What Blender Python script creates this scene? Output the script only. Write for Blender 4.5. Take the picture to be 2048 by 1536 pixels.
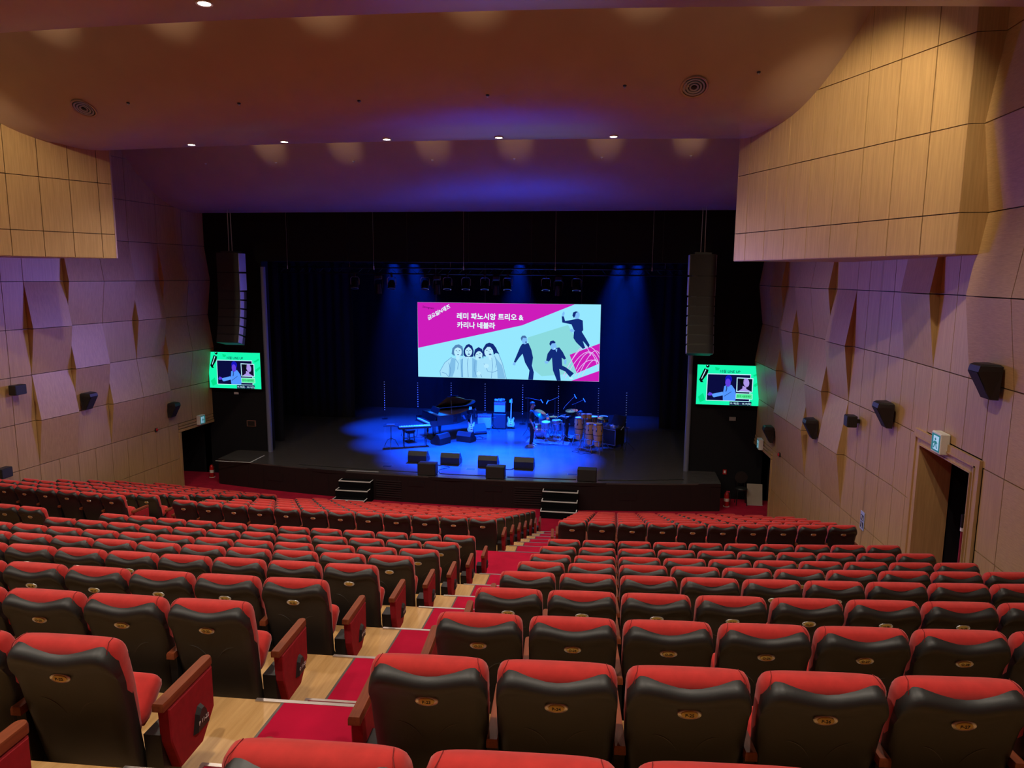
import bpy, bmesh, math, random
from mathutils import Vector, Matrix
random.seed(7)
SC = bpy.context.scene
for o in list(bpy.data.objects):
    bpy.data.objects.remove(o)
COL = SC.collection
PI = math.pi

# ------------------------------------------------------------------ camera
CAM_F = 1438.18 / 2048.0 * 36.0
CAM_X, CAM_Y, CAM_Z = 5.447, 0.0, 7.30
cd = bpy.data.cameras.new('camera')
cd.sensor_width = 36.0
cd.sensor_fit = 'HORIZONTAL'
cd.lens = CAM_F
cd.clip_start = 0.05
cd.clip_end = 200
cam = bpy.data.objects.new('camera', cd)
COL.objects.link(cam)
cr = Vector((0.98878804, 0.14912841, 0.00767611))
cu = Vector((-0.02966575, 0.14579699, 0.98886965))
cf = Vector((-0.1463494, 0.9780102, -0.14858633))
cam.matrix_world = Matrix(((cr.x, cu.x, -cf.x, CAM_X), (cr.y, cu.y, -cf.y, CAM_Y),
                           (cr.z, cu.z, -cf.z, CAM_Z), (0, 0, 0, 1)))
SC.camera = cam

# ------------------------------------------------------------------ world, exposure
w = bpy.data.worlds.new('world')
SC.world = w
w.use_nodes = True
w.node_tree.nodes['Background'].inputs[0].default_value = (0.010, 0.008, 0.012, 1)
w.node_tree.nodes['Background'].inputs[1].default_value = 1.0
SC.view_settings.view_transform = 'Standard'
SC.view_settings.look = 'None'
SC.view_settings.gamma = 1.0
SC.view_settings.use_curve_mapping = False
SC.view_settings.exposure = 0.0
SC.cycles.max_bounces = 5
SC.cycles.diffuse_bounces = 3
SC.cycles.glossy_bounces = 2
SC.cycles.sample_clamp_indirect = 4.0
SC.cycles.caustics_reflective = True
SC.cycles.blur_glossy = 1.0
SC.cycles.caustics_refractive = False

# light levels, tuned here
HOUSE_W = 470.0           # each ceiling downlight over the seats
HOUSE_COL = (1.0, 0.86, 0.70)
EDGE_W = 460.0            # downlights on the ceiling lip
SLOT_W = 115.0            # lamps hidden in the ceiling slots
SLOT_COL = (1.0, 0.80, 0.50)
BOX_W = 1050.0            # wall washers over the side soffits
BLUE_W = 22000.0          # stage cans
BLUE_COL = (0.0, 0.055, 1.0)
SCREEN_E = 1.0           # main screen
LED_E = 1.0              # side screens
VIOLET_W = 1700.0        # added spots at the moving heads, standing in for screen light
VIOLET_COL = (.30, .22, 1.0)
BACK_W = 2400.0           # added blue cans that light the haze behind the screen
HAZE = 0.025

# ------------------------------------------------------------------ helpers
def tag(o, label=None, cat=None, group=None, kind=None):
    if label: o['label'] = label
    if cat: o['category'] = cat
    if group: o['group'] = group
    if kind: o['kind'] = kind
    return o

def empty(name, loc=(0, 0, 0), rz=0.0):
    o = bpy.data.objects.new(name, None)
    COL.objects.link(o)
    o.location = loc
    o.rotation_euler = (0, 0, rz)
    o.empty_display_size = 0.1
    return o

def link(name, me, parent=None, mat=None, loc=None):
    o = bpy.data.objects.new(name, me)
    COL.objects.link(o)
    if mat is not None and not me.materials:
        me.materials.append(mat)
    if parent is not None:
        o.parent = parent
    if loc is not None:
        o.location = loc
    return o

class MB:
    """collects simple shapes into one mesh"""
    def __init__(s):
        s.v = []; s.f = []
    def add(s, vs, fs):
        n = len(s.v)
        s.v += [tuple(p) for p in vs]
        s.f += [tuple(i + n for i in f) for f in fs]
        return s
    def box(s, x0, x1, y0, y1, z0, z1):
        return s.add([(x0,y0,z0),(x1,y0,z0),(x1,y1,z0),(x0,y1,z0),(x0,y0,z1),(x1,y0,z1),(x1,y1,z1),(x0,y1,z1)],
                     [(0,3,2,1),(4,5,6,7),(0,1,5,4),(1,2,6,5),(2,3,7,6),(3,0,4,7)])
    def hexa(s, b, t):
        return s.add(list(b) + list(t), [(0,3,2,1),(4,5,6,7),(0,1,5,4),(1,2,6,5),(2,3,7,6),(3,0,4,7)])
    def cbox(s, x0, x1, y0, y1, z0, z1, c):
        """box with chamfered vertical and horizontal edges (three stacked octagons)"""
        def ring(i, z):
            a0, a1, b0, b1 = x0 + i, x1 - i, y0 + i, y1 - i
            return [(a0+c,b0,z),(a1-c,b0,z),(a1,b0+c,z),(a1,b1-c,z),(a1-c,b1,z),(a0+c,b1,z),(a0,b1-c,z),(a0,b0+c,z)]
        R = [ring(c, z0), ring(0, z0 + c), ring(0, z1 - c), ring(c, z1)]
        return s.loft(R)
    def loft(s, rings, cap0=True, cap1=True, closed=True):
        n = len(rings[0]); vs = [p for r in rings for p in r]; fs = []
        for k in range(len(rings) - 1):
            for i in range(n if closed else n - 1):
                j = (i + 1) % n
                fs.append((k*n + i, k*n + j, (k+1)*n + j, (k+1)*n + i))
        if cap0: fs.append(tuple(range(n - 1, -1, -1)))
        if cap1: fs.append(tuple((len(rings) - 1)*n + i for i in range(n)))
        return s.add(vs, fs)
    def prism(s, pts, axis, a, b):
        """extrude 2D polygon along axis 'x','y' or 'z' from a to b"""
        def P(p, t):
            return {'x': (t, p[0], p[1]), 'y': (p[0], t, p[1]), 'z': (p[0], p[1], t)}[axis]
        return s.loft([[P(p, a) for p in pts], [P(p, b) for p in pts]])
    def tube(s, pts, r, n=8, caps=True):
        pts = [Vector(p) for p in pts]
        rs = r if isinstance(r, (list, tuple)) else [r] * len(pts)
        rings = []
        up = None
        for i, p in enumerate(pts):
            d = (pts[min(i+1, len(pts)-1)] - pts[max(i-1, 0)])
            if d.length < 1e-9: d = Vector((0, 0, 1))
            d.normalize()
            if up is None:
                up = Vector((0, 0, 1)) if abs(d.z) < .9 else Vector((1, 0, 0))
            a = d.cross(up)
            if a.length < 1e-6: a = d.orthogonal()
            a.normalize(); b = a.cross(d); b.normalize(); up = b
            rings.append([tuple(p + (a*math.cos(2*PI*k/n) + b*math.sin(2*PI*k/n)) * rs[i]) for k in range(n)])
        return s.loft(rings, caps, caps)
    def cyl(s, a, b, r, n=16, r2=None):
        return s.tube([a, b], [r, r if r2 is None else r2], n)
    def lathe(s, prof, c=(0,0,0), n=24, axis='z', cap=True):
        rings = []
        for (r, z) in prof:
            ring = []
            for k in range(n):
                t = 2*PI*k/n
                x, y = r*math.cos(t), r*math.sin(t)
                if axis == 'z': q = (x, y, z)
                elif axis == 'y': q = (x, z, y)
                else: q = (z, x, y)
                ring.append((c[0]+q[0], c[1]+q[1], c[2]+q[2]))
            rings.append(ring)
        return s.loft(rings, cap, cap)
    def sphere(s, c, rx, ry=None, rz=None, n=14, m=9):
        ry = rx if ry is None else ry; rz = rx if rz is None else rz
        rings = []
        for k in range(m + 1):
            t = PI * k / m - PI/2
            rr = max(math.cos(t), 0.02)
            rings.append([(c[0]+rx*rr*math.cos(2*PI*i/n), c[1]+ry*rr*math.sin(2*PI*i/n), c[2]+rz*math.sin(t)) for i in range(n)])
        return s.loft(rings)
    def mesh(s, name, mat=None, smooth=False):
        me = bpy.data.meshes.new(name)
        me.from_pydata(s.v, [], s.f)
        bm = bmesh.new(); bm.from_mesh(me)
        bmesh.ops.recalc_face_normals(bm, faces=bm.faces)
        bm.to_mesh(me); bm.free()
        if smooth:
            me.polygons.foreach_set('use_smooth', [True] * len(me.polygons))
            try: me.set_sharp_from_angle(angle=math.radians(smooth if smooth > 1 else 50))
            except Exception: pass
        if mat is not None: me.materials.append(mat)
        return me
    def build(s, name, mat=None, parent=None, smooth=False, loc=None):
        return link(name, s.mesh(name, mat, smooth), parent, None, loc)

TMP = bpy.data.scenes.new('workbench')
def evaluate(o):
    TMP.collection.objects.link(o)
    vl = TMP.view_layers[0]; vl.update()
    me = bpy.data.meshes.new_from_object(o.evaluated_get(vl.depsgraph))
    return me
def text_mesh(body, size, mat, extrude=0.0, bold=0.0, align='CENTER', shear=0.0):
    c = bpy.data.curves.new('lettering', 'FONT')
    c.body = body; c.size = size; c.extrude = extrude; c.offset = bold
    c.align_x = align; c.align_y = 'CENTER'; c.shear = shear
    c.resolution_u = 3
    o = bpy.data.objects.new('lettering_tmp', c)
    me = evaluate(o)
    bpy.data.objects.remove(o); bpy.data.curves.remove(c)
    me.name = 'lettering'
    me.materials.clear(); me.materials.append(mat)
    return me

def spot(name, loc, target, watts, col, angle, blend=0.6, size=0.08, parent=None):
    l = bpy.data.lights.new(name, 'SPOT')
    l.energy = watts; l.color = col; l.spot_size = math.radians(angle); l.spot_blend = blend; l.shadow_soft_size = size
    o = bpy.data.objects.new(name, l); COL.objects.link(o)
    d = Vector(target) - Vector(loc)
    q = d.to_track_quat('-Z', 'Y')
    o.location = loc; o.rotation_euler = q.to_euler()
    return o

# ------------------------------------------------------------------ materials
MATS = {}
def nt(name):
    m = bpy.data.materials.new(name); m.use_nodes = True
    return m, m.node_tree.nodes, m.node_tree.links, m.node_tree.nodes['Principled BSDF']

def plain(name, col, rough=0.6, metal=0.0, spec=0.5, emit=None, es=0.0, var=0.0, scale=8.0, bump=0.0, sheen=0.0, coat=0.0):
    m, N, L, B = nt(name)
    B.inputs['Base Color'].default_value = (*col, 1)
    B.inputs['Roughness'].default_value = rough
    B.inputs['Metallic'].default_value = metal
    B.inputs['Specular IOR Level'].default_value = spec
    if sheen: B.inputs['Sheen Weight'].default_value = sheen
    if coat:
        B.inputs['Coat Weight'].default_value = coat
    if emit:
        B.inputs['Emission Color'].default_value = (*emit, 1)
        B.inputs['Emission Strength'].default_value = es
    if var or bump:
        tc = N.new('ShaderNodeTexCoord'); nz = N.new('ShaderNodeTexNoise')
        nz.inputs['Scale'].default_value = scale; nz.inputs['Detail'].default_value = 5
        L.new(tc.outputs['Object'], nz.inputs['Vector'])
        if var:
            r = N.new('ShaderNodeValToRGB')
            r.color_ramp.elements[0].position = .3; r.color_ramp.elements[1].position = .72
            r.color_ramp.elements[0].color = tuple(c*(1-var) for c in col) + (1,)
            r.color_ramp.elements[1].color = tuple(min(1, c*(1+var)) for c in col) + (1,)
            L.new(nz.outputs['Fac'], r.inputs['Fac']); L.new(r.outputs['Color'], B.inputs['Base Color'])
        if bump:
            b = N.new('ShaderNodeBump'); b.inputs['Strength'].default_value = bump; b.inputs['Distance'].default_value = .01
            L.new(nz.outputs['Fac'], b.inputs['Height']); L.new(b.outputs['Normal'], B.inputs['Normal'])
    MATS[name] = m
    return m

def wood(name, c0, c1, scale=(18, 18, 0.7), rough=0.5, coords='Object', bump=0.05, spec=0.4):
    m, N, L, B = nt(name)
    tc = N.new('ShaderNodeTexCoord'); mp = N.new('ShaderNodeMapping')
    mp.inputs['Scale'].default_value = scale
    L.new(tc.outputs[coords], mp.inputs['Vector'])
    n1 = N.new('ShaderNodeTexNoise'); n1.inputs['Scale'].default_value = 2.2; n1.inputs['Detail'].default_value = 6; n1.inputs['Roughness'].default_value = .6
    L.new(mp.outputs['Vector'], n1.inputs['Vector'])
    n2 = N.new('ShaderNodeTexNoise'); n2.inputs['Scale'].default_value = .35; n2.inputs['Detail'].default_value = 2
    L.new(tc.outputs[coords], n2.inputs['Vector'])
    mx = N.new('ShaderNodeMath'); mx.operation = 'ADD'
    ml = N.new('ShaderNodeMath'); ml.operation = 'MULTIPLY'; ml.inputs[1].default_value = .5
    L.new(n2.outputs['Fac'], ml.inputs[0]); L.new(n1.outputs['Fac'], mx.inputs[0]); L.new(ml.outputs[0], mx.inputs[1])
    r = N.new('ShaderNodeValToRGB')
    r.color_ramp.elements[0].position = .5; r.color_ramp.elements[1].position = 1.0
    r.color_ramp.elements[0].color = (*c0, 1); r.color_ramp.elements[1].color = (*c1, 1)
    L.new(mx.outputs[0], r.inputs['Fac']); L.new(r.outputs['Color'], B.inputs['Base Color'])
    B.inputs['Roughness'].default_value = rough
    B.inputs['Specular IOR Level'].default_value = spec
    if bump:
        b = N.new('ShaderNodeBump'); b.inputs['Strength'].default_value = bump; b.inputs['Distance'].default_value = .004
        L.new(n1.outputs['Fac'], b.inputs['Height']); L.new(b.outputs['Normal'], B.inputs['Normal'])
    MATS[name] = m
    return m

def emis(name, col, e):
    m = bpy.data.materials.new(name); m.use_nodes = True
    N = m.node_tree.nodes; L = m.node_tree.links
    N.clear()
    em = N.new('ShaderNodeEmission'); out = N.new('ShaderNodeOutputMaterial')
    em.inputs['Color'].default_value = (*col, 1); em.inputs['Strength'].default_value = e
    L.new(em.outputs[0], out.inputs['Surface'])
    MATS[name] = m
    return m

def srgb(r, g, b):
    f = lambda c: (c/255/12.92) if c/255 <= .04045 else ((c/255 + .055)/1.055)**2.4
    return (f(r), f(g), f(b))

M_PANEL = wood('maple_panel', (.37, .228, .098), (.52, .338, .152), rough=.42, scale=(16, 16, .6))
M_PERF = wood('perforated_panel', (.37, .228, .098), (.52, .338, .152), rough=.55, scale=(3, 3, 40), bump=.25)
M_BACK = plain('joint_backing', (.035, .018, .010), .8)
M_CEIL = plain('ceiling_paint', (.38, .262, .190), .38, spec=.5, var=.05, scale=1.2)
M_CEILDARK = plain('slot_dark', (.03, .02, .02), .8)
M_FLOORW = wood('oak_floor', (.42, .225, .075), (.60, .36, .15), scale=(14, .9, 14), rough=.38, bump=.02)
M_CARPET = plain('red_carpet', (.40, .004, .032), .95, spec=.05, var=.18, scale=3.0, bump=.3, sheen=.05)
M_RISER = plain('riser_dark', (.05, .02, .02), .7)
M_NOSING = plain('aluminium_nosing', (.55, .50, .47), .35, metal=.9)
M_RED = plain('red_upholstery', (.53, .030, .026), .85, spec=.25, var=.10, scale=22, bump=.08, sheen=.25)
M_SEAM = plain('red_seam', (.20, .008, .008), .8)
M_REDP = plain('red_panel_fabric', (.33, .012, .02), .8, spec=.3, var=.12, scale=30, bump=.08)
M_LEATHER = plain('black_leatherette', (.015, .015, .015), .50, spec=.62, bump=.04, scale=120)
M_FRAME = plain('black_frame', (.010, .010, .011), .45)
M_GROOVE = plain('moulded_groove', (.040, .038, .035), .4)
M_ARM = wood('mahogany_armrest', (.16, .032, .011), (.27, .065, .022), scale=(30, 2, 30), rough=.5, bump=.0, spec=.3)
M_SILVER = plain('silver_rim', (.80, .78, .74), .28, metal=.5)
M_GOLD = plain('gold_plate', (.58, .40, .10), .34, metal=.35)
M_INK = plain('black_ink', (.006, .005, .004), .6)
M_WHITEINK = plain('white_ink', (.75, .75, .75), .5)
M_BLACKWALL = plain('black_wall', (.011, .011, .014), .85, spec=.12)
M_STEP = plain('matt_black_step', (.006, .006, .007), .9, spec=.06)
M_FASCIA = plain('stage_fascia', (.016, .009, .010), .6, spec=.3)
M_STAGE = None
M_CURTAIN = plain('black_curtain', (.012, .012, .016), .9, spec=.15)
M_BLACKMET = plain('black_metal', (.012, .012, .014), .42, metal=.3)
M_CHROME = plain('chrome', (.75, .76, .80), .18, metal=1.0)
M_STEEL = plain('steel', (.45, .46, .50), .3, metal=.9)
M_PLASTIC = plain('black_plastic', (.012, .012, .013), .5)
M_GRILLE = plain('speaker_grille', (.020, .020, .021), .65, bump=.3, scale=220)
M_TAPE = plain('white_tape', (.8, .8, .78), .6)
M_WHITEP = plain('white_plastic', (.75, .75, .72), .45)
M_GREEN = plain('exit_green', (.01, .22, .20), .5, emit=(.02, .35, .34), es=.25)
M_EXITPIC = plain('exit_pictogram', (.5, .75, .9), .5, emit=(.40, .70, .95), es=.45)
M_PIANO = plain('piano_lacquer', (.006, .006, .007), .10, spec=.6, coat=.6)
M_KEYS = plain('ivory_keys', (.75, .75, .72), .3)
M_SKIN = plain('skin', (.36, .19, .13), .6)
M_CLOTH = plain('black_cloth', (.010, .010, .012), .9)
M_HAIR = plain('hair', (.012, .010, .009), .6)
M_GUITAR = plain('pale_guitar_body', (.55, .50, .45), .25, coat=.4)
M_MAPLEN = wood('guitar_neck', (.45, .27, .12), (.55, .35, .17), rough=.4, bump=0)
M_CONGA = wood('conga_wood', (.50, .25, .08), (.62, .34, .13), rough=.3, scale=(14, 14, 1), bump=0, spec=.5)
M_SKINHEAD = plain('drum_head', (.75, .74, .70), .5)
M_DRUM = plain('sparkle_drum_shell', (.35, .37, .42), .22, metal=.6, var=.3, scale=60)
M_CYMBAL = plain('bronze_cymbal', (.62, .50, .28), .25, metal=1.0)
M_AMPGREY = plain('amp_grille_cloth', (.30, .31, .34), .8, var=.15, scale=80)
M_EXTRED = plain('extinguisher_red', (.45, .012, .012), .3)
M_BEIGE = plain('beige_board', (.34, .29, .24), .7, var=.08, scale=5)
M_LENS = emis('lamp_glass_white', (1.0, .93, .85), 30.0)
M_BLUELENS = emis('lamp_glass_blue', (.02, .06, .5), .35)
M_CABLE = plain('black_cable', (.008, .008, .008), .6)
# ================================================================== setting
YC = 71.276                      # centre of the seat-row arcs
def xl(y): return -9.2 - .068 * (24.0 - min(y, 24.0))
def xr(y): return 9.92 + .068 * (24.0 - max(14.0, min(y, 24.0)))
def arc(ymid, s):
    R = YC - ymid; t = s / R
    return R * math.sin(t), YC - R * math.cos(t), t
def arcx(ymid, x):
    R = YC - ymid
    return YC - math.sqrt(R*R - x*x)

ROWS = [('S', -.83, 5.86), ('R', .31, 5.51), ('Q', 1.45, 5.178), ('P', 2.591, 4.80), ('O', 3.714, 4.449), ('N', 4.854, 4.094), ('M', 5.990, 3.744),
        ('L', 7.154, 3.365), ('K', 8.266, 3.008), ('J', 9.405, 2.672), ('I', 10.562, 2.345), ('H', 12.568, 1.957)]
for i, c in enumerate('GFEDCB'):
    ROWS.append((c, 12.568 + 1.065 * (i + 1), 1.957 - .326 * (i + 1)))
ROWD = {r[0]: r for r in ROWS}
def edge_front(i):               # y (on the axis) of the front edge of terrace i
    if ROWS[i][0] == 'I': return 12.22
    return ROWS[i + 1][1] - .12

# ---- floor: carpeted level by the stage, with the terraces as its parts
floor = MB().box(-11.5, 11.5, 18.0, 24.6, -.12, 0.0).build('floor', M_CARPET)
tag(floor, kind='structure')
NSEG = 30
def strip(ya, yb, z0, z1, fx0, fx1, n=NSEG):
    """slab between two row arcs; fx0/fx1 give x limits as functions of y"""
    mb = MB(); rings = []
    for k in range(n + 1):
        t = k / n
        pts = []
        for ym in (ya, yb):
            a, b = fx0(ym), fx1(ym)
            for _ in range(3):
                x = a + (b - a) * t
                y = arcx(ym, x)
                a, b = fx0(y), fx1(y)
            pts.append((x, y))
        (xa, y0), (xb, y1) = pts
        rings.append([(xa, y0, z0), (xb, y1, z0), (xb, y1, z1), (xa, y0, z1)])
    return mb.loft(rings)
def fxl(y): return xl(y) + .01
def fxr(y): return xr(y) - .01
TERR = []
for i in range(1, len(ROWS) - 1):
    nm, y, z = ROWS[i]
    y0 = edge_front(i - 1); y1 = edge_front(i)
    zlow = ROWS[i + 1][2]
    m = M_CARPET if nm == 'I' else M_FLOORW
    o = strip(y0 - .02, y1, min(zlow, z) - .25, z, fxl, fxr).build('terrace', m, floor)
    o['label'] = 'red carpeted cross aisle between the seat sections' if nm == 'I' else 'oak boarded seating terrace'
    TERR.append((nm, y0, y1, z, zlow))
strip(-4.2, edge_front(0), 4.5, ROWS[0][2], fxl, fxr).build('terrace', M_FLOORW, floor)
M_EDGE = plain('edge_strip_bronze', (.10, .08, .075), .4, metal=.6)
# aisle carpet, half steps and metal nosings
AISLES = [(3.56, 4.42), (-4.42, -3.56)]
def seg(ym, s0, s1, d0, d1, z0, z1, n=4):
    rings = []
    for k in range(n + 1):
        s = s0 + (s1 - s0) * k / n
        xa, ya, _ = arc(ym + d0, s); xb, yb, _ = arc(ym + d1, s)
        rings.append([(xa, ya, z0), (xb, yb, z0), (xb, yb, z1), (xa, ya, z1)])
    return rings
for (nm, y0, y1, z, zlow) in TERR:
    for (s0, s1) in AISLES:
        h = z - zlow
        if nm != 'I':
            MB().loft(seg(y0, s0, s1, 0, y1 - y0 + .004, z - .1, z + .006)).build('aisle_carpet', M_CARPET, floor)
            for (a, b) in ((s0 - .016, s0), (s1, s1 + .016)):
                MB().loft(seg(y0, a, b, 0, y1 - y0, z - .02, z + .007)).build('carpet_edging', M_EDGE, floor)
        # metal nosing on the terrace edge
        MB().loft(seg(y1, s0 - .18 if s0 > 0 else s0, s1 if s0 > 0 else s1 + .18, -.022, .006, z - .03, z + .008)).build('stair_nosing', M_NOSING, floor)
        # half step in front of the edge
        zs = zlow + h * .5
        st = MB().loft(seg(y1, s0, s1, .0, .30, zlow + .0, zs)).build('half_step', M_CARPET, floor)
        MB().loft(seg(y1, s0 - .02, s1 + .02, .284, .306, zs - .03, zs + .008)).build('step_nosing', M_NOSING, floor)
        for (a, b) in ((s0 - .016, s0 + .004), (s1 - .004, s1 + .016)):
            MB().loft(seg(y1, a, b, .0, .286, zs - .03, zs + .008)).build('step_nosing', M_NOSING, floor)

# ---- side walls
wl = MB()
def wall_box(mb, side, y0, y1, z0, z1, n=1):
    f = xl if side < 0 else xr
    for k in range(n):
        a = y0 + (y1-y0)*k/n; b = y0 + (y1-y0)*(k+1)/n
        i0, i1 = f(a) + side*.05, f(b) + side*.05
        o0, o1 = f(a) + side*.30, f(b) + side*.30
        mb.hexa([(i0,a,z0),(i1,b,z0),(o1,b,z0),(o0,a,z0)], [(i0,a,z1),(i1,b,z1),(o1,b,z1),(o0,a,z1)])
wall_box(wl, -1, -4.2, 22.17, -.1, 13.4)
wall_box(wl, -1, 22.17, 24.0, 1.93, 13.4)
wall_left = wl.build('wall_left', M_BACK); tag(wall_left, kind='structure')
wr = MB()
DY0, DY1, DZ0, DZ1 = 11.08, 12.95, 2.345, 4.50
wall_box(wr, 1, -4.2, DY0, -.1, 13.4); wall_box(wr, 1, DY1, 14.0, -.1, 13.4); wall_box(wr, 1, 14.0, 22.0, -.1, 13.4)
wall_box(wr, 1, DY0, DY1, -.1, DZ0); wall_box(wr, 1, DY0, DY1, DZ1, 13.4); wall_box(wr, 1, 22.0, 24.0, 2.0, 13.4)
wall_right = wr.build('wall_right', M_BACK); tag(wall_right, kind='structure')

LV = [0.0, 1.03, 2.235, 3.44, 4.65, 5.85, 7.06, 8.25, 9.475, 10.70, 12.0, 13.2]
D = .16
FACET = {  # column start (y of near side): offsets at levels 2.235 3.44 4.65 5.85 7.06 8.25 9.475 10.70
    'beta': (16.53, 17.79, [0, D, 0, D, 0, 0, 0, 0]), 'gamma': (17.79, 19.05, [0, 0, D, 0, D, 0, 0, 0]),
    'delta': (19.05, 20.32, [0, D, 0, 0, D, 0, 0, 0]), 'epsilon': (20.32, 21.58, [0, D, 0, D, 0, 0, 0, 0]),
    'zeta1': (21.58, 22.80, [0, 0, D*1.05, 0, D, 0, 0, 0]), 'zeta2': (22.80, 23.99, [0, 0, D*1.05, 0, D, 0, 0, 0]),
    'eta': (12.75, 14.01, [0, 0, 0, 0, D, 0, 0, 0]), 'theta': (10.23, 11.49, [0, 0, 0, 0, D, 0, D, 0]),
    'iota': (8.97, 10.23, [0, 0, 0, 0, D, 0, D, 0]),
}
def panel(parent, side, y0, y1, za, zb, oa=0., ob=0., mat=None, dy=0.0):
    f = xl if side < 0 else xr
    s = -side; g = .008
    a, b = y0 + g - dy, y1 - g - dy
    q0, q1 = za + g, zb - g
    def P(y, z, o): return (f(y) + s*o, y, z)
    mb = MB().hexa([P(a,q0,-.055), P(b,q0,-.055), P(b,q0,oa), P(a,q0,oa)], [P(a,q1,-.055), P(b,q1,-.055), P(b,q1,ob), P(a,q1,ob)])
    return mb.build('panel', mat or M_PANEL, parent)
JO = [7.71 + .63*k for k in range(26)]           # joints 7.71 ... 23.46
def overlaps(a, b, c, d): return min(b, d) - max(a, c) > .02
def clad(parent, side):
    dy = .10 if side > 0 else 0.0
    cols = [(v[0], v[1], v[2], k) for k, v in FACET.items()]
    for (a, b, off, k) in cols:
        m = M_PERF if k in ('theta', 'iota') else None
        ddy = dy if a > 15 else 0.0
        bb = b if b < 23.9 else b
        for i in range(7):
            za, zb = LV[2 + i], LV[3 + i]
            if side > 0 and k in ('theta', 'eta') and za < 4.0: continue
            if side > 0 and k in ('theta', 'eta') and za < 5.0: continue
            panel(parent, side, a, min(bb, 23.98 + ddy), za, zb, off[i], off[i+1], m, ddy)
        panel(parent, side, a, min(bb, 23.98 + ddy), LV[9], LV[10], 0, 0, m, ddy)
    ys = [7.71 + .63*k for k in range(27)]
    for j in range(len(ys) - 1):
        a, b = ys[j], min(ys[j+1], 23.99)
        infac = any(overlaps(a, b, c[0], c[1]) for c in cols)
        ddy = dy if a > 15 else 0.0
        for i in range(len(LV) - 2):
            za, zb = LV[i], LV[i+1]
            if infac and za > 2.2: continue
            if za < 1.9:
                lim = (22.17 if side < 0 else 22.0) - .12 + ddy
                if a > lim - .1: continue
                b = min(ys[j+1], lim)
            else: b = min(ys[j+1], 23.99)
            if side > 0:
                if overlaps(a, b, DY0 - .28, DY1 + .2) and za < 5.0: continue
            panel(parent, side, a, b, za, zb, 0, 0, None, ddy)
clad(wall_left, -1)
clad(wall_right, 1)
# narrow filler panels by the right hand door
for (a, b, za, zb) in ((DY1 + .22, 13.40, 2.235, 3.44), (DY1 + .22, 13.40, 3.44, 4.65), (13.40, 14.01, 2.235, 3.44), (13.40, 14.01, 3.44, 4.65),
                       (12.75, 13.40, 4.65, 5.85), (13.40, 14.01, 4.65, 5.85), (12.12, 12.75, 4.76, 5.85), (11.49, 12.12, 4.76, 5.85),
                       (10.86, 11.49, 4.76, 5.85), (10.23, 10.855, 4.65, 5.85), (10.23, 10.80, 3.44, 4.65), (10.23, 10.80, 2.235, 3.44), (10.23, 10.80, 1.03, 2.235)):
    panel(wall_right, 1, a, b, za, zb)
# far away, un-panelled stretch behind the camera
for side, W in ((-1, wall_left), (1, wall_right)):
    for j in range(9):
        for i in range(4, 10):
            panel(W, side, -4.1 + j*1.31, -4.1 + (j+1)*1.31, LV[i], LV[i+1])
# exit lintel trims at the front
for side, W, ya in ((-1, wall_left, 22.17), (1, wall_right, 22.0)):
    for k, (z0, z1, o) in enumerate(((1.93, 2.03, .03), (2.04, 2.12, .015), (2.125, 2.23, 0.0))):
        panel(W, side, ya - .1, 23.98, z0, z1, o, o).name = 'door_trim'
    panel(W, side, ya - .12, ya, 0, 1.93, .02, .02).name = 'door_trim'

# ---- door on the right with its frame and dark lobby
xd = xr(12.0)
d1 = MB()
d1.box(xd - .02, xd + .32, DY0 - .12, DY0 + .012, DZ0, DZ1 + .12); d1.box(xd - .02, xd + .52, DY1 - .012, DY1 + .12, DZ0, DZ1 + .12); d1.box(xd - .02, xd + .32, DY0, DY1, DZ1 - .012, DZ1 + .12)
door1 = d1.build('door_1', M_PANEL); tag(door1, kind='structure')
t = MB()
t.box(xd - .045, xd - .0, DY0 - .26, DY0 - .12, DZ0, DZ1 + .25); t.box(xd - .045, xd, DY1 + .12, DY1 + .20, DZ0, DZ1 + .25); t.box(xd - .045, xd, DY0 - .12, DY1 + .12, DZ1 + .12, DZ1 + .25)
t.build('door_trim', M_PANEL, door1)
t = MB()
t.box(xd - .05, xd - .02, DY0 - .02, DY0, DZ0, DZ1 + .02); t.box(xd - .05, xd - .02, DY0, DY1, DZ1, DZ1 + .02); t.box(xd - .06, xd - .04, DY0 - .14, DY0 - .12, DZ0, DZ1 + .14); t.box(xd - .06, xd - .04, DY0 - .14, DY1 + .14, DZ1 + .12, DZ1 + .14)
t.build('door_bead', M_PANEL, door1)
lob = MB()
lob.box(xd + .52, xd + 2.6, DY1 + .02, DY1 + .2, DZ0 - .1, DZ1 + .4); lob.box(xd + 2.6, xd + 2.7, DY0 - 1.5, DY1 + .2, DZ0 - .1, DZ1 + .4)
lob.box(xd + .30, xd + 2.6, DY0 - 1.5, DY0 - 1.3, DZ0 - .1, DZ1 + .4); lob.box(xd + .30, xd + 2.7, DY0 - 1.5, DY1 + .2, DZ1 + .3, DZ1 + .4)
o = lob.build('wall_lobby', M_BLACKWALL); tag(o, kind='structure')
o = MB().box(xd - .01, xd + 2.6, DY0 - 1.4, DY1 + .1, DZ0 - .1, DZ0 - .002).build('floor_lobby', M_CARPET); tag(o, kind='structure')

# ---- back wall and roof void
o = MB().box(-11.5, 11.5, -4.5, -4.2, 4, 13.4).build('wall_back', M_PANEL); tag(o, kind='structure')
o = MB().box(-12, 12, -4.6, 24.6, 13.4, 13.6).build('ceiling_void', M_CEILDARK); tag(o, kind='structure')

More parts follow.
